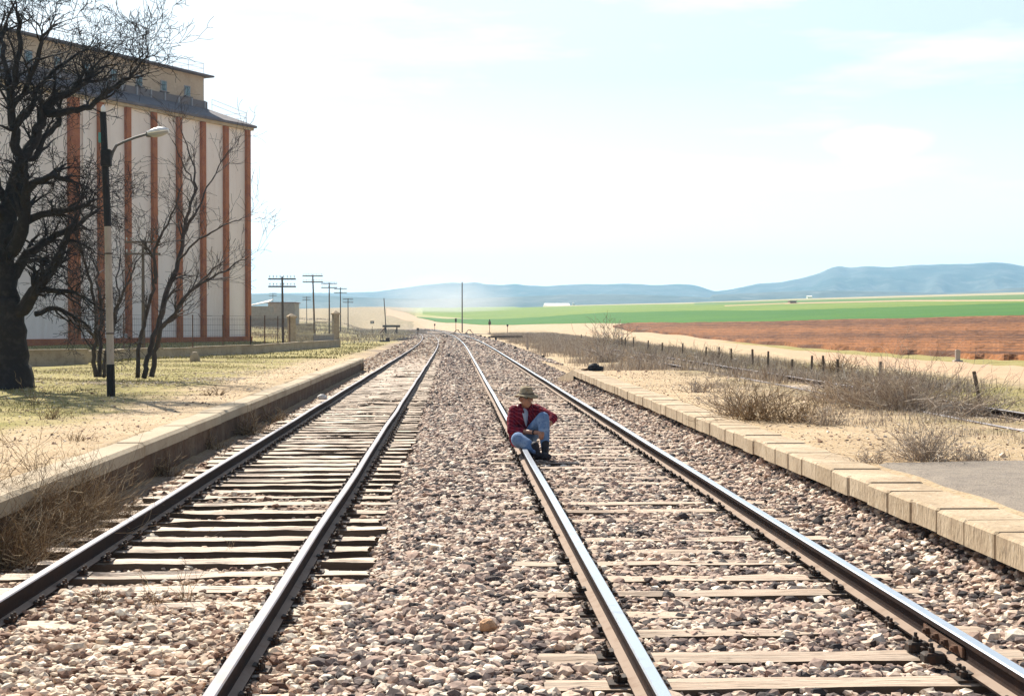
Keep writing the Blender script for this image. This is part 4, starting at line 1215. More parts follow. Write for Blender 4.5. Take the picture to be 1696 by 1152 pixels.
# ------------------------------------------------------------------ trackside furniture
# buffer stop
q = P(648, 551, 240); z = Tz(q.x, q.y)
bs = empty('buffer_stop', (q.x, q.y, z), R(8), 'dark timber buffer stop with thick crossbeam at the end of the far siding', 'buffer stop')
mb = MB(); mb.bbox((0, -.1, 1.35), (2.95, .35, .38), b=.04); mb.build('crossbeam', M['pole_wood'], bs)
for s in (-1, 1):
    mb = MB(); mb.box((s * .95, 0, .6), (.20, .22, 1.3)); mb.build('upright', M['pole_wood'], bs)
    mb = MB(); mb.tube([(s * .95, .1, 1.2), (s * .95 + (-.9 if s < 0 else .1), 1.9, 0)], .09, n=5); mb.build('brace', M['rusty'], bs)
    mb = MB(); mb.tube([(s * .95, -.1, 1.1), (s * .95 - .5, -.6, .02)], .07, n=5); mb.build('strut', M['rusty'], bs)
# little square sign on a post
q = P(616.5, 543, 232); z = Tz(q.x, q.y)
sg = empty('track_sign', (q.x, q.y, z), 0, 'small dark square sign on a thin post left of the buffer stop', 'sign')
mb = MB(); mb.tube([(0, 0, 0), (0, 0, 1.3)], .04, n=6); mb.build('post', M['rusty'], sg)
mb = MB(); mb.box((0, -.05, P(616, 533.5, 232).z - z), (.62, .04, .45)); mb.build('panel', M['parapet'], sg)
mb = MB(); mb.box((0, -.09, P(616, 533.5, 232).z - z), (.26, .02, .16)); mb.build('panel_mark', M['lamp_white'], sg)
# point indicator posts / signals on the right
def small_signal(px, yb, yt, D, label, name='point_signal', cat='signal', head=True, r=.05, hm='rusty'):
    q = P(px, yb, D); z = Tz(q.x, q.y); h = P(px, yt, D).z - z
    o = empty(name, (q.x, q.y, z), 0, label, cat)
    mb = MB(); mb.tube([(0, 0, -.1), (0, 0, h * .8)], r, n=7); mb.build('post', M['rusty'], o)
    if head:
        mb = MB(); mb.bbox((0, 0, h * .72), (.42, .3, h * .22), b=.03); mb.build('lamp_case', M[hm], o)
        mb = MB(); mb.lathe((0, 0, h * .84), [(.13, 0), (.10, h * .08), (.05, h * .15)], n=8); mb.build('finial', M['iron'], o)
        mb = MB(); mb.box((0, 0, .12), (.36, .36, .3)); mb.build('base_block', M['concrete_old'], o)
    else:
        mb = MB(); mb.box((0, -.03, h * .88), (.34, .05, h * .24)); mb.build('head', M[hm], o)
small_signal(811, 549, 528, 238, 'rusty point signal lamp in front of the dirt road')
small_signal(755, 547, 527, 262, 'thin post with small head left of the tall bare pole', head=False, name='marker_post', cat='post', hm='iron')
small_signal(840.5, 546, 537, 262, 'small dark marker post by the dirt road', head=False, name='marker_post', cat='post', hm='iron')
small_signal(720, 544, 536, 330, 'tiny marker post far off beside the curving track', head=False, name='marker_post', cat='post', hm='iron')
small_signal(692, 552, 543, 210, 'low dark switch post where the far siding leaves the track', head=False, name='marker_post', cat='post', hm='iron')
def trestle(px, D, label):
    q = P(px, 548, D); z = Tz(q.x, q.y)
    o = empty('steel_trestle', (q.x, q.y, z), R(10), label, 'trestle', 'low trestles beside the tall pole')
    for s in (-1, 1):
        mb = MB(); mb.tube([(s * .8, 0, 0), (s * .12, 0, .75)], .06, n=5); mb.build('leg', M['rusty'], o)
    mb = MB(); mb.box((.1, 0, .72), (.5, .16, .10)); mb.build('top_bar', M['rusty'], o)
    mb = MB(); mb.box((-.45, .1, .12), (.35, .4, .25)); mb.build('counterweight', M['iron'], o)
trestle(757, 250, 'low rusty trestle just left of the tall bare pole')
trestle(777, 250, 'low rusty trestle just right of the tall bare pole')
# switch lever with counterweight and its rod
q = P(637, 561, 140); z = Tz(q.x, q.y)
sl = empty('switch_lever', (q.x, q.y, z), R(5), 'dark point lever with counterweight beside the siding', 'lever')
mb = MB(); mb.box((0, 0, .10), (1.0, .5, .14)); mb.build('base_plate', M['iron'], sl)
mb = MB(); mb.tube([(-.1, 0, .1), (-.25, 0, .75)], .035, n=5); mb.build('handle', M['iron'], sl)
mb = MB(); mb.lathe((.3, 0, .18), [(.2, 0), (.2, .24), (.12, .28)], n=10); mb.build('counterweight', M['iron'], sl)
# lying beam
q = P(839, 562, 158); z = Tz(q.x, q.y)
lbm = empty('fallen_beam', (q.x, q.y, z), R(-4), 'long dark timber beam lying on stub supports beside the curve', 'beam')
mb = MB(); mb.bbox((0, 0, .34), (3.6, .34, .24), b=.03); mb.build('timber', M['pole_wood'], lbm)
for s in (-1.2, 1.2):
    mb = MB(); mb.box((s, 0, .10), (.22, .4, .24)); mb.build('support', M['iron'], lbm)
# clearance post
q = P(873.5, 577, 100); z = Tz(q.x, q.y)
cp_ = empty('clearance_post', (q.x, q.y, z), 0, 'pale concrete post with broad head right of the curving tracks', 'post')
M['conc_pale'] = mat('pale_concrete_post', (.44, .38, .33), .9, noise=[(4, (.34, .29, .25), .45, .7)], bump=.01, bscale=20)
mb = MB(); mb.bbox((0, 0, .50), (.15, .14, 1.05), b=.02); mb.build('shaft', M['conc_pale'], cp_)
mb = MB(); mb.bbox((0, 0, 1.10), (.30, .20, .20), b=.04); mb.build('head', M['conc_pale'], cp_)
# small dark blocks along the cess
for (px, py, D, s, lab) in ((899.5, 593, 73, .17, 'small black block lying alone in front of the right platform ramp'), (853.5, 578.5, 101, .19, 'small dark block nearest to the pale clearance post'),
                            (842.5, 573, 112, .13, 'smallest dark stub beyond the pale clearance post'), (835, 570, 120, .22, 'upright dark stub left of the pale clearance post'),
                            (810, 558, 170, .28, 'dark stub by the left end of the fallen beam'), (803, 556.5, 182, .22, 'dark stub further out beyond the fallen beam'), (796, 555, 195, .28, 'farthest dark stub near the rusty signal'),
                            (740, 556, 190, .28, 'dark stub between the two curving tracks, nearest'), (735, 554.5, 200, .22, 'dark stub between the two curving tracks, second'), (730, 553.5, 212, .22, 'dark stub between the two curving tracks, third')):
    q = P(px, py, D); z = Tz(q.x, q.y)
    mb = MB(); mb.bbox((0, 0, s * .5), (s, s * .8, s * 1.15), b=s * .12, rz=random.random()); mb.ball((s*.1, 0, s * 1.08), s * .2, n=6, m=4)
    o = mb.build('marker_stub', M['iron']); o.location = (q.x, q.y, z - .02); tag(o, lab, 'stub', 'dark stubs beside the tracks')
# boundary stone on the left lawn
q = P(322.5, 601, 56); z = Tz(q.x, q.y)
mb = MB(); mb.lathe((0, 0, -.05), [(.21, 0), (.20, .15), (.17, .30), (.11, .40), (.04, .43)], n=9); mb.v = [(v[0] + .02 * wob(v[2], v[0], .1, 1), v[1] * .7, v[2]) for v in mb.v]
o = mb.build('boundary_stone', M['concrete_old']); o.location = (q.x, q.y, z); tag(o, 'rounded dark stone stump on the grass left of the platform', 'stone')
# white rock by the left platform foot
q = P(534, 643, 36); z = Tz(q.x, q.y)
mb = MB(); mb.ball((0, 0, .05), (.13, .10, .09), n=8, m=6, noise_=.35); o = mb.build('white_rock', M['white_wall']); o.location = (q.x, q.y, z + .03); tag(o, 'white rock lying between left platform face and the track', 'rock')
# orange brown stone in the foreground ballast
q = P(808, 1028, 8.35); z = Tz(q.x, q.y)
M['ochre'] = mat('ochre_stone', (.50, .30, .17), .9, noise=[(30, (.36, .20, .11), .5, .7)], bump=.01, bscale=60)
mb = MB(); mb.ball((0, 0, .03), (.055, .045, .042), n=9, m=6, noise_=.22); o = mb.build('ochre_stone', M['ochre']); o.location = (q.x, q.y, z + .01); tag(o, 'single ochre stone among the grey ballast between the tracks', 'stone')
# bag on the right platform
q = P(984, 609, 41.3); zz = Tz(q.x, q.y)
bg_ = empty('black_bag', (q.x, q.y, zz), 0, 'crumpled black bag left on the end of the right platform', 'bag')
bg_.scale = (.74, .74, .74)
mb = MB(); mb.ball((-.02, 0, .13), (.26, .20, .15), n=12, m=8, noise_=.25); mb.ball((.20, 0, .09), (.20, .16, .11), n=10, m=7, noise_=.25); mb.build('body', M['black_cloth'], bg_, smooth=True)
mb = MB(); mb.tube([(-.12, 0, .10), (-.35, -.02, .05), (-.52, -.03, .06)], [.06, .045, .02], n=6); mb.build('strap', M['rusty'], bg_)
mb = MB(); mb.ball((.0, 0, .25), (.13, .10, .06), n=9, m=6, noise_=.3); mb.build('flap', M['black_cloth'], bg_, smooth=True)

# ------------------------------------------------------------------ bare trees
def grow(mb, p, d, r, L, lv, maxlv, rd, gn, up, rmin, kids, spread, nseg=5):
    pts = [p.copy()]; rs = [r]; dirs = [d.copy()]
    q = p.copy(); dd = d.copy()
    for i in range(nseg):
        dd = dd + Vector((rd.gauss(0, gn), rd.gauss(0, gn), rd.gauss(0, gn) + up))
        dd.normalize(); q = q + dd * (L / nseg)
        pts.append(q.copy()); dirs.append(dd.copy())
        rs.append(max(rmin, r * (1 - .62 * (i + 1) / nseg)))
    mb.tube(pts, rs, n=5 if r > .03 else 3, cap=False)
    if lv >= maxlv: return
    n = kids[min(lv, len(kids) - 1)]
    for k in range(n):
        t_ = rd.uniform(.22, 1.0) if k else 1.0
        i = min(nseg, max(1, int(t_ * nseg + .5)))
        base = dirs[i]
        ax = Vector((rd.gauss(0, 1), rd.gauss(0, 1), rd.gauss(0, 1))).cross(base)
        if ax.length < .01: continue
        ax.normalize()
        nd = Matrix.Rotation(R(rd.uniform(*spread)), 3, ax) @ base
        grow(mb, pts[i], nd, max(rmin, rs[i] * rd.uniform(.55, .78)), L * rd.uniform(.5, .82), lv + 1, maxlv, rd, gn * 1.08, up, rmin, kids, spread, nseg=max(3, nseg - 1))

def limb_poly(pts, D, dy0=0.0, dy1=0.0):
    """pts: (px, py, radius in px) -> world polyline with depth drifting from dy0 to dy1"""
    out = []; rs = []
    for i, (a, b, r) in enumerate(pts):
        t_ = i / max(1, len(pts) - 1); dist = D + dy0 + (dy1 - dy0) * t_
        out.append(P(a, b, dist)); rs.append(r / FPX * dist)
    # refine with small crooks
    o2 = []; r2 = []
    for i in range(len(out) - 1):
        for k in range(3):
            s = k / 3
            q = out[i].lerp(out[i+1], s)
            if k and True: q = q + Vector((random.gauss(0, 1), random.gauss(0, 1), random.gauss(0, 1))) * min(.06, (out[i+1] - out[i]).length * .05)
            o2.append(q); r2.append(rs[i] + (rs[i+1] - rs[i]) * s)
    o2.append(out[-1]); r2.append(rs[-1])
    return o2, r2

def make_tree(name, label, px, py, D, limbs, bark, maxlv, kids, L0, gn, up, rmin, spread, seed, dens=1.0, group=None):
    thin = 1.0 if D < 35 else .78
    b = P(px, py, D); z = Tz(b.x, b.y)
    root = empty(name, (b.x, b.y, z), 0, label, 'tree', group)
    o = Vector((b.x, b.y, z)); rd = random.Random(seed)
    tr = MB(); cr = MB()
    for (pts, dy0, dy1, spawn) in limbs:
        w, rs = limb_poly(pts, D, dy0, dy1); rs = [q * thin for q in rs]
        w = [p - o for p in w]
        tr.tube(w, rs, n=10 if rs[0] > .1 else 6)
        n = len(w)
        cnt = max(1, int(n * spawn * dens))
        for k in range(cnt):
            i = rd.randrange(max(1, int(n * .25)), n) if k else n - 1
            t_ = (w[min(n-1, i+1)] - w[max(0, i-1)]).normalized()
            ax = Vector((rd.gauss(0, .5), rd.gauss(0, 1.2), rd.gauss(0, .5))).cross(t_)
            if ax.length < .01: continue
            nd = Matrix.Rotation(R(rd.uniform(20, 60) if k else 5), 3, ax.normalized()) @ t_
            grow(cr, w[i], nd, max(rmin * 1.5, rs[i] * .55), L0 * rd.uniform(.6, 1.15), 0, maxlv, rd, gn, up, rmin, kids, spread)
    tr.build('trunk', bark, root, smooth=True)
    cr.build('crown', bark, root, smooth=True)
    return root

big = [
 ([(12, 650, 58), (14, 632, 42), (14, 600, 31), (16, 560, 26), (16, 525, 23), (14, 495, 21)], 0, 0, 0),
 ([(14, 500, 20), (6, 440, 17), (8, 390, 15), (14, 345, 15), (26, 305, 14), (34, 272, 13)], 0, .2, .35),
 ([(34, 275, 9), (24, 240, 8), (20, 205, 7), (18, 170, 6), (25, 120, 5), (34, 70, 4), (28, 20, 3)], .2, -.6, 1.0),
 ([(35, 275, 10), (48, 245, 9), (62, 212, 8), (72, 182, 8), (92, 162, 7), (120, 150, 6), (142, 135, 5.5), (152, 112, 4)], .2, .9, .9),
 ([(70, 188, 6.5), (98, 190, 6), (120, 182, 5.5), (150, 178, 5), (172, 155, 4.5), (200, 136, 4), (218, 126, 2.6), (230, 108, 2), (246, 88, 1.2)], .5, -.4, .9),
 ([(36, 262, 7), (56, 262, 6), (74, 225, 5), (98, 205, 5), (99, 178, 4)], .2, 1.2, .8),
 ([(14, 420, 12), (30, 400, 11), (42, 350, 9), (44, 315, 8), (60, 300, 6), (92, 290, 5), (120, 300, 3)], 0, -1.2, 1.0),
 ([(18, 520, 13), (38, 512, 12), (52, 490, 10.5), (68, 468, 9), (84, 448, 8), (96, 425, 7), (110, 398, 5.5), (122, 370, 4)], 0, -1.0, .9),
 ([(10, 470, 10), (32, 440, 9), (45, 420, 8), (70, 400, 6), (104, 385, 5), (140, 362, 3.5), (165, 345, 2)], 0, .9, 1.0),
 ([(12, 400, 9), (30, 372, 8), (62, 358, 6), (100, 350, 5), (135, 342, 3.5), (160, 330, 2)], 0, -.8, 1.0),
 ([(50, 492, 6), (76, 478, 5), (110, 482, 4), (135, 490, 2.5), (158, 505, 1.5)], 0, -1.5, .9),
 ([(58, 520, 5), (90, 510, 4), (120, 522, 3), (150, 545, 1.6)], 0, .6, .9),
 ([(10, 330, 8), (-20, 280, 8), (-40, 220, 7), (-30, 150, 6), (-10, 90, 5), (10, 40, 3.5)], 0, 1.4, .9),
 ([(8, 360, 9), (-30, 320, 8), (-70, 260, 7), (-90, 180, 5), (-80, 90, 4)], 0, -1.2, .7),
 ([(20, 180, 5), (45, 140, 4.5), (62, 100, 4), (70, 60, 3), (95, 40, 2)], .1, -1.0, 1.1),
 ([(18, 150, 5), (10, 110, 4), (-5, 60, 3.5), (-12, 10, 3)], 0, 1.0, 1.1),
 ([(22, 215, 5), (45, 190, 4.5), (58, 150, 4), (85, 120, 3.5), (120, 95, 2.5), (150, 75, 1.6)], .1, .8, 1.2),
 ([(10, 440, 8), (-30, 400, 7), (-60, 340, 5), (-80, 300, 4)], 0, -1.4, .6),
]
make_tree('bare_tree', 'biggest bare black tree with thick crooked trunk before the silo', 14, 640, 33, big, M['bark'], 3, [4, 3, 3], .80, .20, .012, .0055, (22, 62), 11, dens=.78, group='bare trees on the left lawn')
t2 = [
 ([(159, 624, 5), (156, 590, 4.5), (158, 556, 4.2), (160, 535, 4), (155, 495, 3.4), (146, 455, 3), (135, 410, 2.2), (120, 380, 1.6)], 0, -.6, .9),
 ([(165, 624, 5), (165, 585, 4.5), (163, 548, 4), (168, 520, 3.2), (165, 480, 2.6), (158, 440, 2)], .1, .6, .9),
 ([(172, 624, 4.5), (175, 590, 4), (183, 558, 3.6), (190, 520, 3.2), (202, 490, 2.8), (216, 462, 2.2), (224, 435, 1.6), (240, 418, 1)], 0, -.8, .8),
 ([(174, 600, 3.5), (180, 560, 3), (192, 530, 2.6), (198, 500, 2), (192, 460, 1.6), (200, 420, 1.2)], .2, 1, .8),
 ([(158, 560, 2.6), (140, 540, 2.2), (118, 532, 1.8), (90, 522, 1.2)], 0, .4, .8),
]
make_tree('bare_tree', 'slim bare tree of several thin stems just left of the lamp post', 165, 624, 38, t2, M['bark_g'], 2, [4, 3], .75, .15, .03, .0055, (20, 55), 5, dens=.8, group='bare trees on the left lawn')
t3 = [
 ([(228, 625, 5), (229, 590, 4.6), (232, 565, 4.3), (240, 530, 4), (250, 490, 3.6), (258, 460, 3.4), (256, 430, 3), (245, 412, 2.4), (232, 395, 1.5)], 0, -.6, .6),
 ([(238, 626, 6), (244, 592, 5.5), (252, 570, 5.5), (264, 530, 6), (274, 490, 6), (288, 455, 5.2), (297, 425, 4.6), (303, 395, 4), (309, 360, 3.4), (320, 325, 2.8), (323, 285, 2), (312, 250, 1.4), (300, 215, 1)], 0, .4, .7),
 ([(251, 624, 6), (256, 592, 5.5), (262, 565, 5.4), (268, 540, 5), (290, 520, 4), (310, 488, 3.6), (335, 468, 3), (362, 452, 2.4), (390, 435, 1.6), (412, 425, 1)], 0, -1.0, .8),
 ([(264, 545, 4), (285, 530, 3.4), (300, 505, 3), (318, 478, 2.4), (345, 455, 2), (372, 430, 1.4)], .2, .9, .8),
 ([(257, 470, 3.4), (255, 425, 3.2), (262, 400, 3), (278, 372, 2.4), (290, 345, 2), (300, 310, 1.4)], .1, -.8, .8),
 ([(300, 400, 3), (312, 370, 2.6), (328, 345, 2.2), (342, 310, 1.6), (362, 275, 1.2), (384, 245, .8)], .2, .9, .9),
 ([(296, 430, 2.6), (325, 400, 2.2), (350, 385, 1.8), (378, 370, 1.4), (400, 362, .9)], 0, -.7, .8),
 ([(322, 320, 2), (316, 290, 1.6), (300, 262, 1.3), (285, 232, .9)], .3, -.2, .9),
]
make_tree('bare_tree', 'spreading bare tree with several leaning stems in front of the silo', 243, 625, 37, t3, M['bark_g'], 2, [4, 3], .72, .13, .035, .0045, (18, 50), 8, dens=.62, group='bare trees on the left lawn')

# ------------------------------------------------------------------ small vegetation
def ground_hit(px, py):
    d = P(px, py, 1.0) - Vector((0, 0, CAMZ)); prev = 3.0
    for Y in np.concatenate([np.arange(4, 60, .15), np.arange(60, 400, 1.0)]):
        if CAMZ + d.z * Y <= Tz(d.x * Y, Y): return Vector((d.x * Y, Y, Tz(d.x * Y, Y)))
    return Vector((d.x * 300, 300, 0))

M['twig'] = attr_ramp_mat('dry_twig', [(0, (.17, .13, .105)), (.3, (.33, .265, .215)), (.65, (.48, .40, .325)), (1, (.68, .60, .49))], vary=.1)
M['twig_brown'] = attr_ramp_mat('brown_weed', [(0, (.09, .06, .035)), (.4, (.20, .13, .07)), (.75, (.33, .235, .13)), (1, (.56, .45, .30))], vary=.1)
M['grass_b'] = attr_ramp_mat('grass_blade', [(0, (.12, .12, .03)), (.35, (.24, .21, .07)), (.7, (.40, .33, .15)), (1, (.55, .45, .27))], vary=.1)

def tw_mesh(name, curves, mat_, parent=None, vals=None):
    """curves: list of (pts, r0, r1) as three sided tubes in one mesh, one random value each"""
    mb = MB(); rv = []
    for (pts, r0, r1) in curves:
        n0 = len(mb.v); n = len(pts)
        mb.tube(pts, [r0 + (r1 - r0) * i / (n - 1) for i in range(n)], n=3, cap=False)
        rv += [random.random()] * (len(mb.v) - n0)
    o = mb.build(name, mat_, parent)
    a = o.data.attributes.new('rnd', 'FLOAT', 'POINT'); a.data.foreach_set('value', np.array(rv, np.float32))
    return o

def shrub(px, py, wpx, hpx, label, m='twig', n=90, group='dry twiggy shrubs beside the tracks', name='dry_shrub', curl=.25, tdepth=.8, seed=1):
    if curl == .25: curl = .36
    g = ground_hit(px, py); D = g.y; s = D / FPX
    w_, h_ = wpx * s, hpx * s; rd = random.Random(seed)
    root = empty(name, g, 0, label, 'shrub', group)
    main = []; sub = []
    rt = max(.0022, .42 * s)
    for k in range(n):
        bx = rd.gauss(0, .20) * w_; by = rd.gauss(0, .20) * w_ * tdepth + w_ * .25 * tdepth
        p = Vector((bx, by, Tz(g.x + bx, g.y + by) - g.z - .02))
        az = rd.uniform(0, 2 * math.pi); lean = rd.uniform(.05, 1.15)
        d = Vector((math.cos(az) * math.sin(lean) + bx / w_ * .9, math.sin(az) * math.sin(lean), math.cos(lean))).normalized()
        L = h_ * rd.uniform(.55, 1.10) / max(.55, d.z) * (1 - .35 * min(1, abs(bx) / w_ * 1.6))
        pts = [p]; q = p.copy()
        for i in range(4):
            d = (d + Vector((rd.gauss(0, curl), rd.gauss(0, curl), rd.gauss(0, curl * .6) - .05))).normalized()
            q = q + d * L / 4
            if q.z < p.z + .01: q.z = p.z + .01
            pts.append(q.copy())
        main.append((pts, rt * 1.5, rt * .5))
        for c in range(rd.randint(3, 6)):
            i = rd.randint(1, 4); dd = (pts[i] - pts[i-1]).normalized()
            dd = (dd + Vector((rd.gauss(0, .6), rd.gauss(0, .6), rd.gauss(.1, .5)))).normalized()
            l2 = L * rd.uniform(.15, .38)
            a = pts[i]; b = a + dd * l2 * .5; dd = (dd + Vector((rd.gauss(0, .35), rd.gauss(0, .35), rd.gauss(.05, .3)))).normalized()
            sub.append(([a, b, b + dd * l2 * .5], rt * .8, rt * .4))
    tw_mesh('foliage', main + sub, M[m], root)['kind'] = 'stuff'
    return root
S_ = [
 # px, base py, width px, height px, label, n
 (1222, 690, 70, 62, 'left end shrub of the dry clump behind the right kerb', 90),
 (1262, 698, 95, 74, 'brownish dry shrub left of centre behind the right kerb', 130),
 (1318, 702, 90, 48, 'low straggling grey shrub right of the brownish one', 90),
 (1372, 706, 70, 40, 'small flattened grey shrub before the big thicket', 70),
 (1385, 668, 90, 55, 'grey shrub at the left foot of the big thicket by the siding', 100),
 (1440, 676, 130, 78, 'large grey brown shrub forming the left of the big thicket', 200),
 (1508, 680, 130, 80, 'large dense shrub in the middle of the big thicket', 210),
 (1568, 690, 130, 80, 'large grey shrub forming the right of the big thicket', 200),
 (1622, 690, 80, 52, 'lower shrub ending the big thicket under the leaning fence post', 100),
 (1542, 766, 105, 78, 'nearest upright dry shrub just behind the asphalt paving', 170),
 (1618, 766, 60, 30, 'low dark shrub right of the nearest upright one', 70),
 (1447, 768, 70, 28, 'wispy low weeds at the left corner of the asphalt', 45),
 (1395, 620, 55, 34, 'small brown shrub behind the siding rail', 60),
 (1160, 650, 60, 26, 'low dry shrub standing alone left of the clump', 50),
 (1665, 700, 70, 22, 'low dry tuft at the right edge under the siding', 40),
 (1010, 575, 60, 42, 'tall pale weed clump among the far dry scrub', 60),
 (1000, 600, 70, 30, 'grey scrub bush behind the ramp of the right platform', 60),
 (1090, 606, 90, 32, 'broad grey scrub bush left of the siding end', 80),
 (1180, 606, 90, 34, 'grey scrub bush over the end of the siding', 80),
]
for i, (a, b, c, d, l, n) in enumerate(S_):
    shrub(a, b, c, d, l, n=n, seed=i + 20, m='twig_brown' if 'brown' in l and 'grey brown' not in l else 'twig')
LW = [
 (60, 905, 200, 125, 'big brown tangle of dead weeds at the left edge by the rail', 480, .45),
 (125, 868, 150, 95, 'brown tangle of dead weeds against the platform face', 300, .45),
 (10, 945, 160, 110, 'dark brown weed tangle in the lower left corner', 300, .45),
 (190, 872, 70, 36, 'low brown weeds beside the outer sleeper ends', 60, .35),
 (262, 790, 80, 40, 'brown weed clump under the platform coping', 80, .40),
 (415, 722, 70, 36, 'brown weed clump with pale stalks further along the platform', 80, .40),
 (455, 700, 60, 26, 'far small weed clump at the foot of the platform', 50, .35),
 (350, 745, 50, 26, 'small dark weeds in the shade of the platform', 40, .35),
]
for i, (a, b, c, d, l, n, cu) in enumerate(LW):
    shrub(a, b, c, d, l, n=n, seed=i + 60, m='twig_brown', curl=cu, group='dead weeds between left track and platform', name='dead_weeds', tdepth=.6)
for i, (a, b, c, d, l) in enumerate([(262, 1008, 26, 56, 'thin dry weed sprouting in the ballast between the left rails'), (305, 1006, 26, 60, 'thin brown weed beside another in the left track ballast'), (158, 1004, 24, 44, 'small spindly weed near the left rail'), (215, 905, 34, 26, 'dry tuft against the inside of the left rail'), (380, 925, 30, 24, 'faint dry tuft on the exposed sleepers'),
                                    (88, 695, 60, 22, 'low dry tuft on the left lawn'), (130, 732, 60, 16, 'brown weeds on the near left platform'), (355, 655, 50, 16, 'low dry weed patch in the middle of the left platform'), (57, 670, 16, 40, 'single dry stalk on the shaded grass')]):
    shrub(a, b, c, d, l, n=9 if c < 28 else 26, seed=i + 90, m='twig_brown', curl=.18, group='thin dry weeds', name='dry_weed', tdepth=.5)

def blades(name, x, y, h, w_, mat_, label, cat, lean=.45, z=None):
    n = len(x); z = T(x, y) if z is None else z
    az = rng.uniform(0, 2*np.pi, n); fa = rng.uniform(0, 2*np.pi, n); le = np.abs(rng.normal(0, lean, n))
    hh = h * rng.uniform(.45, 1.3, n)
    dx, dy = np.cos(az) * le, np.sin(az) * le
    wx, wy = np.cos(fa) * w_ * .5, np.sin(fa) * w_ * .5
    B = np.stack([x, y, z - .01], 1)
    m1 = B + np.stack([dx * hh * .35, dy * hh * .35, hh * .6], 1)
    tp = B + np.stack([dx * hh, dy * hh, hh * (1 - .25 * le)], 1)
    Wv = np.stack([wx, wy, 0 * wx], 1)
    V = np.stack([B - Wv, B + Wv, m1 - Wv * .7, m1 + Wv * .7, tp], 1).reshape(-1, 3)
    F = (np.array([(0, 1, 3), (0, 3, 2), (2, 3, 4)])[None] + (np.arange(n) * 5)[:, None, None]).reshape(-1, 3)
    o = np_mesh(name, V, F, mat_, {'rnd': np.repeat(rng.random(n), 5)})
    return tag(o, label, cat, kind='stuff')
# grass on the left lawn: patchy
def patchy(x0, x1, y0, y1, sp, fn):
    X, Y = hexpts(x0, x1, y0, y1, sp); k = in_view(X, Y) & (rng.random(len(X)) < fn(X, Y)); return X[k], Y[k]
X, Y = patchy(-22, -4.6, 13, 75, .085, lambda x, y: np.clip((.2 + .9 * wob(x, y, 2.2, 9) + .6 * wob(x, y, .7, 2)) * ss(-x, 4.6, 8.5) , 0, 1) * (1 - ss(y, 55, 75) * .5))
blades('grass', X, Y, .06, .014, M['grass_b'], 'short yellow green grass growing in patches on the left lawn', 'grass')
X, Y = patchy(-30, -6, 60, 130, .22, lambda x, y: np.clip(.35 + .7 * wob(x, y, 3, 4), 0, 1))
blades('grass', X, Y, .12, .05, M['grass_b'], 'rough grass around the silo fence and gate', 'grass')
X, Y = patchy(10.5, 16.5, 24, 150, .12, lambda x, y: np.clip(.4 + .8 * wob(x, y, 2, 4), 0, 1) * (1 - ss(y, 90, 150) * .7))
blades('grass', X, Y, .11, .02, M['grass_b'], 'green verge grass between siding and dirt road', 'grass')
# dry brush band behind the platform and along the fence
cx, cy = patchy(4.8, 16.5, 42, 230, .62, lambda x, y: np.clip(.42 + .8 * wob(x, y, 4.5, 1.3), 0, 1) * ss(x, 4.6 + .0 * y, 7.5))
n_each = 42
X = np.repeat(cx, n_each) + rng.normal(0, .22, len(cx) * n_each); Y = np.repeat(cy, n_each) + rng.normal(0, .25, len(cx) * n_each)
blades('dry_brush', X, Y, .42, .018, M['twig'], 'band of grey brown dry brush along the wire fence', 'brush', lean=.55)
cx, cy = patchy(4.3, 12.5, 14, 44, .30, lambda x, y: np.clip(.0 + .8 * wob(x, y, 2.1, 2.2), 0, 1) * ss(x, 4.6, 6.2))
X = np.repeat(cx, 30) + rng.normal(0, .14, len(cx) * 30); Y = np.repeat(cy, 30) + rng.normal(0, .14, len(cx) * 30)
blades('dry_grass', X, Y, .13, .006, M['twig'], 'sparse dry grass tufts on the sandy right platform', 'grass', lean=.7)
cx, cy = patchy(-60, -5, 130, 420, 2.2, lambda x, y: np.clip(.2 + .8 * wob(x, y, 12, 3), 0, 1))
X = np.repeat(cx, 30) + rng.normal(0, .8, len(cx) * 30); Y = np.repeat(cy, 30) + rng.normal(0, .8, len(cx) * 30)
blades('dry_brush', X, Y, .40, .06, M['twig'], 'scattered dry scrub on the low hill left of the tracks', 'brush', lean=.6)
# fallen leaves and wood chips under the trees
X, Y = patchy(-16, -5.4, 30, 46, .07, lambda x, y: np.clip(.15 + .9 * wob(x, y, 2.4, 6), 0, 1) * np.exp(-((y - 37) / 4.5) ** 2))
n = len(X); rad = .026 * rng.lognormal(0, .3, n)
scatter('fallen_leaves', np.stack([X, Y, T(X, Y) + .01], 1), rad, attr_ramp_mat('leaf_litter', [(0, (.20, .13, .08)), (.5, (.42, .33, .24)), (1, (.68, .60, .48))], vary=.1), 'octa', 'pale leaf litter lying under the bare trees', 'leaves', flat=.25)

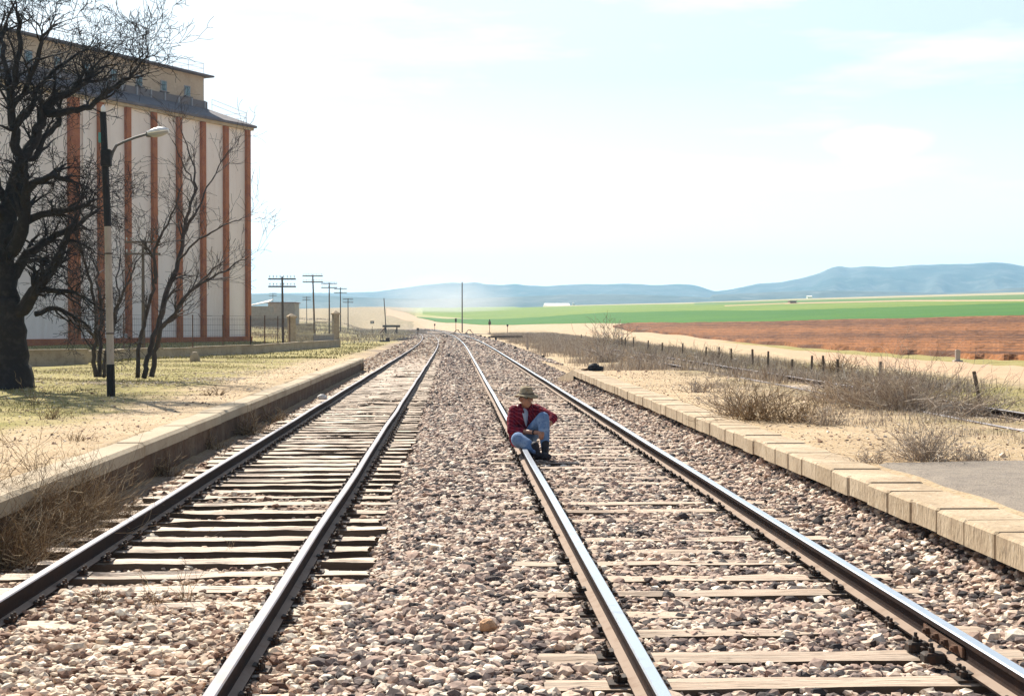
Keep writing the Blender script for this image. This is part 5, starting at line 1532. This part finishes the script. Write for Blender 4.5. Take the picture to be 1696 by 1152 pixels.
# ------------------------------------------------------------------ wire fence along the dirt road
fp = [(1624.5, 616), (1456.8, 600), (1388.7, 596), (1365.6, 590), (1343.8, 590), (1312, 596), (1271.5, 582.5), (1247, 579), (1212, 578), (1191, 575), (1168.8, 575), (1130, 569), (1096.5, 568), (1073, 564), (1049, 559), (1036, 559), (1030, 560), (1003.6, 558), (963, 554)]
rf = empty('wire_fence', (13.3, 36, 0), 0, 'low wire fence of short dark posts between scrub and dirt road', 'fence')
tops = []
for i, (px, py) in enumerate(fp):
    rx = P(px, 530, 1.0).x; D = 13.3 / rx
    zt = P(px, py, D).z; zg = Tz(13.3, D); h = max(.45, zt - zg)
    o = Vector((13.3, D - 36, zg - .05)) - Vector((13.3, 0, 0))
    lx = -.16 if i == 0 else random.gauss(0, .03)
    mb = MB(); mb.bbox((o.x + lx * .5, o.y, o.z + h / 2 + .03), (.085, .08, h + .1), b=.010, ry=math.atan(lx / h) , rz=random.uniform(-.3, .3))
    mb.build('post', M['pole_wood'], rf)
    tops.append(Vector((o.x + lx * .8, o.y, o.z + h * .8)))
mb = MB()
for a, b in zip(tops[:-1], tops[1:]):
    for dz in (0, -.28): mb.tube([a + Vector((0, 0, dz)), a.lerp(b, .5) + Vector((0, 0, dz - .03)), b + Vector((0, 0, dz))], .004, n=3, cap=False)
mb.build('wires', M['rusty'], rf)
q = ground_hit(1582, 596) if False else P(1586, 594, 66); z = Tz(q.x, q.y)
# pale marker and stalk at the field edge
o = empty('stone_marker', (q.x, q.y, z), 0, 'small grey stone marker at the edge of the ploughed field', 'marker')
mb = MB(); mb.bbox((0, 0, .28), (.22, .16, .6), b=.03); mb.build('shaft', M['conc_pale'], o)
mb = MB(); mb.bbox((0, 0, .02), (.42, .36, .14), b=.03); mb.build('plinth', M['conc_pale'], o)

# ------------------------------------------------------------------ the crouching man
def remeshed(name, caps, voxel, m, parent, balls=(), smooth_it=6, subdiv=True, extra=None):
    mb = MB()
    def cap(p0, r0, p1, r1):
        p0 = Vector(p0); p1 = Vector(p1); d = p1 - p0; L = max(d.length, 1e-4)
        pts = []; rs = []
        for k in range(5):
            a = math.pi / 2 * (1 - k / 4); pts.append(p0 - d / L * r0 * math.sin(a)); rs.append(max(1e-3, r0 * math.cos(a)))
        for k in range(5):
            a = math.pi / 2 * k / 4; pts.append(p1 + d / L * r1 * math.sin(a)); rs.append(max(1e-3, r1 * math.cos(a)))
        mb.tube(pts, rs, n=12)
    for c in caps: cap(*c)
    for (c, r) in balls: mb.ball(c, r, n=14, m=10)
    if extra: extra(mb)
    o = mb.build('tmp', m)
    md = o.modifiers.new('r', 'REMESH'); md.mode = 'VOXEL'; md.voxel_size = voxel; md.use_smooth_shade = True
    s = o.modifiers.new('s', 'SMOOTH'); s.iterations = smooth_it; s.factor = .5
    dg = bpy.context.evaluated_depsgraph_get(); dg.update()
    me = bpy.data.meshes.new_from_object(o.evaluated_get(dg))
    bpy.data.objects.remove(o)
    me.name = name
    me.materials.clear(); me.materials.append(m)
    me.polygons.foreach_set('use_smooth', [True] * len(me.polygons))
    r = bpy.data.objects.new(name, me); col.objects.link(r)
    if parent is not None: r.parent = parent
    return r

M['skin'] = mat('skin', (.36, .17, .10), .55, noise=[(14, (.30, .13, .08), .5, .75)], spec=.4)
M['denim'] = mat('faded_denim', (.12, .21, .38), .9, noise=[(7, (.22, .32, .48), .45, .65), (30, (.08, .14, .28), .5, .7)], bump=.01, bscale=22)
M['shoe'] = mat('black_shoe', (.018, .017, .022), .7, noise=[(14, (.04, .035, .04), .5, .7)])
M['hatm'] = mat('khaki_hat', (.27, .21, .13), .9, noise=[(12, (.31, .27, .19), .45, .65), (18, (.12, .10, .07), .54, .66)], bump=.006, bscale=30)
M['tee'] = mat('pale_t_shirt', (.34, .38, .46), .9, noise=[(12, (.22, .27, .38), .5, .7)])  # white shirt greyed: the shade on it is put into the colour
M['lensd'] = mat('dark_sunglass_lens', (.01, .01, .012), .15, spec=.7)
M['hair'] = mat('dark_hair', (.05, .03, .02), .8)
def plaid():
    m = bpy.data.materials.new('red_plaid_flannel'); m.use_nodes = True
    t = m.node_tree; b = t.nodes['Principled BSDF']; b.inputs['Roughness'].default_value = .92; b.inputs['Specular IOR Level'].default_value = .15
    tcn = t.nodes.new('ShaderNodeTexCoord')
    def wave(direction, sc_, lo, hi):
        w_ = t.nodes.new('ShaderNodeTexWave'); w_.wave_type = 'BANDS'; w_.bands_direction = direction; w_.inputs['Scale'].default_value = sc_
        t.links.new(tcn.outputs['Object'], w_.inputs['Vector'])
        mr = t.nodes.new('ShaderNodeMapRange'); mr.inputs[1].default_value = lo; mr.inputs[2].default_value = hi
        t.links.new(w_.outputs['Fac'], mr.inputs[0]); return mr.outputs[0]
    cur = None
    prev = (.175, .009, .020)
    for (dr, s_, lo, hi, c) in (('Z', 5.0, .55, .75, (.05, .008, .03)), ('X', 5.0, .55, .75, (.045, .007, .03)), ('DIAGONAL', 9.0, .9, .97, (.5, .10, .14))):
        x = t.nodes.new('ShaderNodeMixRGB'); x.inputs[2].default_value = lin(c)
        f = wave(dr, s_, lo, hi); mm = t.nodes.new('ShaderNodeMath'); mm.operation = 'MULTIPLY'; mm.inputs[1].default_value = .45
        t.links.new(f, mm.inputs[0]); t.links.new(mm.outputs[0], x.inputs[0])
        if cur is None: x.inputs[1].default_value = lin(prev)
        else: t.links.new(cur, x.inputs[1])
        cur = x.outputs[0]
    t.links.new(cur, b.inputs['Base Color'])
    n = t.nodes.new('ShaderNodeTexNoise'); n.inputs['Scale'].default_value = 16; t.links.new(tcn.outputs['Object'], n.inputs['Vector'])
    bp = t.nodes.new('ShaderNodeBump'); bp.inputs['Distance'].default_value = .02; t.links.new(n.outputs['Fac'], bp.inputs['Height']); t.links.new(bp.outputs[0], b.inputs['Normal'])
    return m
M['plaid'] = plaid()

YM = 18.9
mo = P(882, 752, 18.55); mo.z = 0.02
def J(px, py, Y): return P(px, py, Y) - mo
pel = J(867, 722, 19.20); chest = J(869, 690, 19.12); neckb = J(870, 674, 19.10); head = J(871.8, 660, 19.03)
shR = J(851.5, 680, 19.12); elR = J(847.5, 713, 18.98); haR = J(890, 716, 18.66)       # viewer's left arm
shL = J(888, 678, 19.10); elL = J(916, 692, 18.90); haL = J(900.5, 715, 18.62)
hipR = J(860, 727, 19.16); knR = J(858, 727, 18.66); anR = J(886, 742, 18.50)
hipL = J(876, 724, 19.16); knL = J(899.5, 692, 18.70); anL = J(903, 738, 18.60)
man = None
def hand(c, fr, side, caps):
    """palm and five curled fingers; fr = direction of the forearm"""
    f = fr.normalized(); up = Vector((0, -.35, 1)); s = f.cross(up).normalized() * side; n = s.cross(f).normalized() * side
    caps.append((c - f * .01, .026, c + f * .045, .030))
    for i, (dx, L) in enumerate(((-.027, .060), (-.009, .070), (.010, .066), (.028, .052))):
        a = c + f * .055 + s * dx; b = a + (f * .8 - n * .45) * L * .55; e = b + (f * .15 - n * .95) * L * .5
        caps.append((a, .0100, b, .0092)); caps.append((b, .0092, e, .0080))
    t0 = c + s * -.030 + f * .005; t1 = t0 + (s * -.7 + f * .7) * .030; t2 = t1 + (f * .9 - n * .3) * .030
    caps.append((t0, .013, t1, .011)); caps.append((t1, .011, t2, .0095))
caps = []
caps += [(pel, .135, chest, .135), (chest, .130, neckb + Vector((0, 0, -.03)), .085), (neckb, .062, head + Vector((0, .01, -.03)), .060)]
caps += [(shR, .058, elR, .045), (elR, .043, haR, .027), (shL, .058, elL, .045), (elL, .043, haL, .027)]
caps += [(neckb, .07, shR, .062), (neckb, .07, shL, .062)]
caps += [(hipR, .085, knR, .060), (knR, .058, anR, .038), (hipL, .085, knL, .060), (knL, .058, anL, .038)]
caps += [(anR, .034, Vector((anR.x, anR.y, .06)), .030), (anL, .034, Vector((anL.x, anL.y, .06)), .030), (Vector((anR.x, anR.y, .05)), .028, Vector((anR.x + .10, anR.y - .09, .045)), .024), (Vector((anL.x, anL.y, .05)), .028, Vector((anL.x - .02, anL.y - .13, .045)), .024)]
hand(haR + (haR - elR).normalized() * .02, haR - elR, 1, caps)
hand(haL + (haL - elL).normalized() * .02, haL - elL, -1, caps)
fd = Vector((.25, -.97, -.05)).normalized(); rt = Vector((0, 0, 1)).cross(fd).normalized()
def face(mb):
    h = head
    mb.tube([h + fd * .085 + Vector((0, 0, .022)), h + fd * .112 + Vector((0, 0, -.022)), h + fd * .095 + Vector((0, 0, -.030))], [.010, .017, .012], n=8)   # nose
    for s in (-1, 1):
        mb.ball(h + rt * s * .082 + fd * .0 + Vector((0, 0, -.005)), (.014, .022, .034), n=8, m=6)          # ears
        mb.ball(h + fd * .082 + rt * s * .030 + Vector((0, 0, .018)), (.016, .014, .010), n=8, m=6)
    mb.ball(h + fd * .068 + Vector((0, 0, -.085)), (.035, .032, .026), n=8, m=6)                              # chin
    mb.ball(h + fd * .092 + Vector((0, 0, -.055)), (.026, .012, .008), n=8, m=6)                              # lips
balls = [(head + Vector((0, .01, .02)), (.082, .100, .105)), (head + fd * .02 + Vector((0, 0, -.04)), (.066, .078, .078))]
man = remeshed('person', caps, .0085, M['skin'], None, balls=balls, smooth_it=3, extra=face)
man.location = mo
tag(man, 'man in a khaki brimmed hat, sunglasses and red plaid shirt, crouching over the rail', 'person')
# clothing
sh = [(pel + Vector((0, 0, .0)), .158, chest, .165), (chest, .160, neckb + Vector((0, .01, -.055)), .105), (neckb + Vector((0, .01, -.045)), .085, shR, .078), (neckb + Vector((0, .01, -.045)), .085, shL, .078),
      (shR, .080, shR.lerp(elR, .5), .074), (shR.lerp(elR, .5), .074, elR, .066), (elR, .066, elR.lerp(haR, .42), .055),
      (shL, .080, shL.lerp(elL, .5), .074), (shL.lerp(elL, .5), .074, elL, .066), (elL, .064, elL.lerp(haL, .22), .056),
      (shR.lerp(pel, .35) + Vector((-.03, 0, 0)), .12, pel + Vector((-.09, .02, -.06)), .10), (chest, .15, pel + Vector((.04, .03, -.06)), .14)]
shirt = remeshed('shirt', sh, .012, M['plaid'], man, smooth_it=4)
neckb_ = neckb.copy(); neckb = neckb + Vector((0, -.01, .022))
colr = remeshed('shirt_collar', [(neckb + Vector((-.075, -.045, -.015)), .028, neckb + Vector((-.03, -.12, -.085)), .016), (neckb + Vector((.075, -.045, -.015)), .028, neckb + Vector((.05, -.125, -.085)), .014), (neckb + Vector((-.075, -.03, .0)), .03, neckb + Vector((0, .07, .02)), .03), (neckb + Vector((.075, -.03, .0)), .03, neckb + Vector((0, .07, .02)), .03)], .008, M['plaid'], man, smooth_it=2)
neckb = neckb_
mb = MB(); vs = []
rowz = [(.125, -.105, .062), (.085, -.150, .058), (.03, -.188, .048), (-.02, -.200, .036), (-.07, -.200, .022), (-.115, -.192, .006)]
for (z_, y_, w_2) in rowz:
    for k_ in (-1, -.5, 0, .5, 1):
        w_2 *= 1
        vs.append(chest + Vector((.004 + .72 * w_2 * k_ - z_ * .08, y_ + .022 * k_ * k_, z_)))
fs = [(i*5+k_, (i+1)*5+k_, (i+1)*5+k_+1, i*5+k_+1) for i in range(5) for k_ in range(4)]
nv_ = len(vs); vs += [v_ + Vector((0, .03, 0)) for v_ in vs]
fs += [tuple(q + nv_ for q in f_[::-1]) for f_ in fs]
mb.add(vs, fs); mb.build('t_shirt', M['tee'], man, smooth=True)
seatp = pel + Vector((0, .03, -.05))
je = [(hipR, .115, knR, .088), (knR, .088, knR.lerp(anR, .55), .075), (knR.lerp(anR, .5), .075, anR + Vector((.01, -.01, -.045)), .054),
      (hipL, .115, knL, .084), (knL, .084, knL.lerp(anL, .5), .076), (knL.lerp(anL, .5), .076, anL + Vector((0, 0, -.03)), .054),
      (seatp + Vector((-.06, 0, 0)), .12, seatp + Vector((.06, 0, 0)), .12)]
remeshed('jeans', je, .012, M['denim'], man, smooth_it=4)
for (a, d) in ((anR, Vector((.17, -.15, 0))), (anL, Vector((-.03, -.22, 0)))):
    b = Vector((a.x, a.y, .05)); e = b + d
    s = remeshed('shoe', [(b - d * .22, .048, b + d * .3, .050), (b + d * .3, .048, e, .040), (b, .046, Vector((a.x, a.y, a.z + .035)), .056), (b + d * .25, .04, Vector((a.x, a.y, a.z - .03)) + d * .12, .045)], .010, M['shoe'], man, smooth_it=3)
# hat, glasses, hair
hc = head + Vector((0, .005, .070))
mb = MB(); n = 28; rings = []
for (rx, ry, dz, wave_) in ((.042, .075, .088, 0), (.064, .090, .092, 0), (.078, .098, .070, 0), (.088, .106, .035, 0), (.094, .112, .0, 0), (.130, .150, -.008, .008), (.160, .185, -.026, .020), (.158, .183, -.032, .020), (.094, .112, -.008, 0)):
    ring = []
    for k in range(n):
        an = 2 * math.pi * k / n
        x = math.cos(an) * rx; y = math.sin(an) * ry
        dip = -.018 * (math.cos(an) < -.3) * (wave_ > 0) + wave_ * math.sin(an * 2 + .6)
        ring.append(hc + rt * x + fd * -y + Vector((0, 0, dz + dip - .05 * x * (1 if wave_ else .3))))
    rings.append(ring)
vs = [hc + Vector((0, 0, .060))] + [p for r_ in rings for p in r_]
fs = [(0, 1 + k, 1 + (k + 1) % n) for k in range(n)]
for i in range(len(rings) - 1):
    for k in range(n):
        k2 = (k + 1) % n; fs.append((1+i*n+k, 1+(i+1)*n+k, 1+(i+1)*n+k2, 1+i*n+k2))
mb.add(vs, fs); hat = mb.build('hat', M['hatm'], man, smooth=True)
mb = MB(); mb.lathe((0, 0, 0), [(.001, 0), (.001, .001)], n=3); mb = MB()
ring0 = [hc + rt * math.cos(a) * .097 + fd * -math.sin(a) * .115 + Vector((0, 0, .004)) for a in [2 * math.pi * k / 24 for k in range(25)]]
mb.tube(ring0, .010, n=5); mb.build('hat_band', M['pole_wood'], hat)
gl = MB()
for s in (-1, 1):
    gl.ball(head + fd * .104 + rt * s * .034 + Vector((0, 0, .026)), (.031, .010, .021), n=10, m=8)
gl.tube([head + fd * .108 + rt * -.012 + Vector((0, 0, .032)), head + fd * .108 + rt * .012 + Vector((0, 0, .032))], .005, n=5)
for s in (-1, 1): gl.tube([head + fd * .10 + rt * s * .06 + Vector((0, 0, .03)), head + rt * s * .088 + Vector((0, 0, .02))], .004, n=4)
gl.build('sunglasses', M['lensd'], man)
remeshed('hair', [(head + fd * -.05 + rt * -.045 + Vector((0, 0, -.01)), .045, head + fd * -.05 + rt * .045 + Vector((0, 0, -.01)), .045), (head + fd * -.06 + Vector((0, 0, .03)), .06, head + fd * -.06 + Vector((0, 0, -.05)), .045)], .010, M['hair'], man, smooth_it=2)
mb = MB(); w0 = elR.lerp(haR, .88); wd = (haR - elR).normalized()
mb.tube([w0 - wd * .012, w0 + wd * .012], .034, n=10); mb.build('wristwatch', M['shoe'], man)

# ------------------------------------------------------------------ haze and dust 
def volume_mat(name, colr_, dens, aniso=0.0):
    m = bpy.data.materials.new(name); m.use_nodes = True
    t = m.node_tree; t.nodes.clear()
    o = t.nodes.new('ShaderNodeOutputMaterial'); v_ = t.nodes.new('ShaderNodeVolumePrincipled')
    v_.inputs['Color'].default_value = lin(colr_); v_.inputs['Density'].default_value = dens; v_.inputs['Anisotropy'].default_value = aniso
    t.links.new(v_.outputs[0], o.inputs['Volume']); return m
mb = MB(); mb.box((400, 2395, 108), (4600, 4810, 240))
hz = mb.build('haze', volume_mat('haze_air', (.36, .69, 1.0), .00020, .25)); tag(hz, 'pale blue haze over the plain fading the mountains', 'haze', kind='stuff')
hz.display_type = 'WIRE'
mb = MB(); c = P(740, 505, 640); mb.ball((0, 0, 0), (36, 50, 15), n=20, m=12)
dm = volume_mat('dust_air', (1.0, .99, .97), .012, .4)
t = dm.node_tree; vo = [n for n in t.nodes if n.type == 'PRINCIPLED_VOLUME'][0]
g_ = t.nodes.new('ShaderNodeTexCoord'); ln = t.nodes.new('ShaderNodeVectorMath'); ln.operation = 'LENGTH'
mpd = t.nodes.new('ShaderNodeMapping'); mpd.inputs['Scale'].default_value = (1/36, 1/50, 1/15)
nzd = t.nodes.new('ShaderNodeTexNoise'); nzd.inputs['Scale'].default_value = 2.2
t.links.new(g_.outputs['Object'], mpd.inputs[0]); t.links.new(mpd.outputs[0], ln.inputs[0]); t.links.new(mpd.outputs[0], nzd.inputs['Vector'])
mrd = t.nodes.new('ShaderNodeMapRange'); mrd.inputs[1].default_value = 1.0; mrd.inputs[2].default_value = 0.0; mrd.inputs[3].default_value = 0.0; mrd.inputs[4].default_value = .022
t.links.new(ln.outputs['Value'], mrd.inputs[0])
mld = t.nodes.new('ShaderNodeMath'); mld.operation = 'MULTIPLY'; t.links.new(mrd.outputs[0], mld.inputs[0]); t.links.new(nzd.outputs['Fac'], mld.inputs[1])
t.links.new(mld.outputs[0], vo.inputs['Density']); ds = mb.build('dust_cloud', dm, smooth=True); ds.location = (c.x, c.y, c.z); tag(ds, 'pale dust drifting over the dirt road crest', 'dust', kind='stuff')
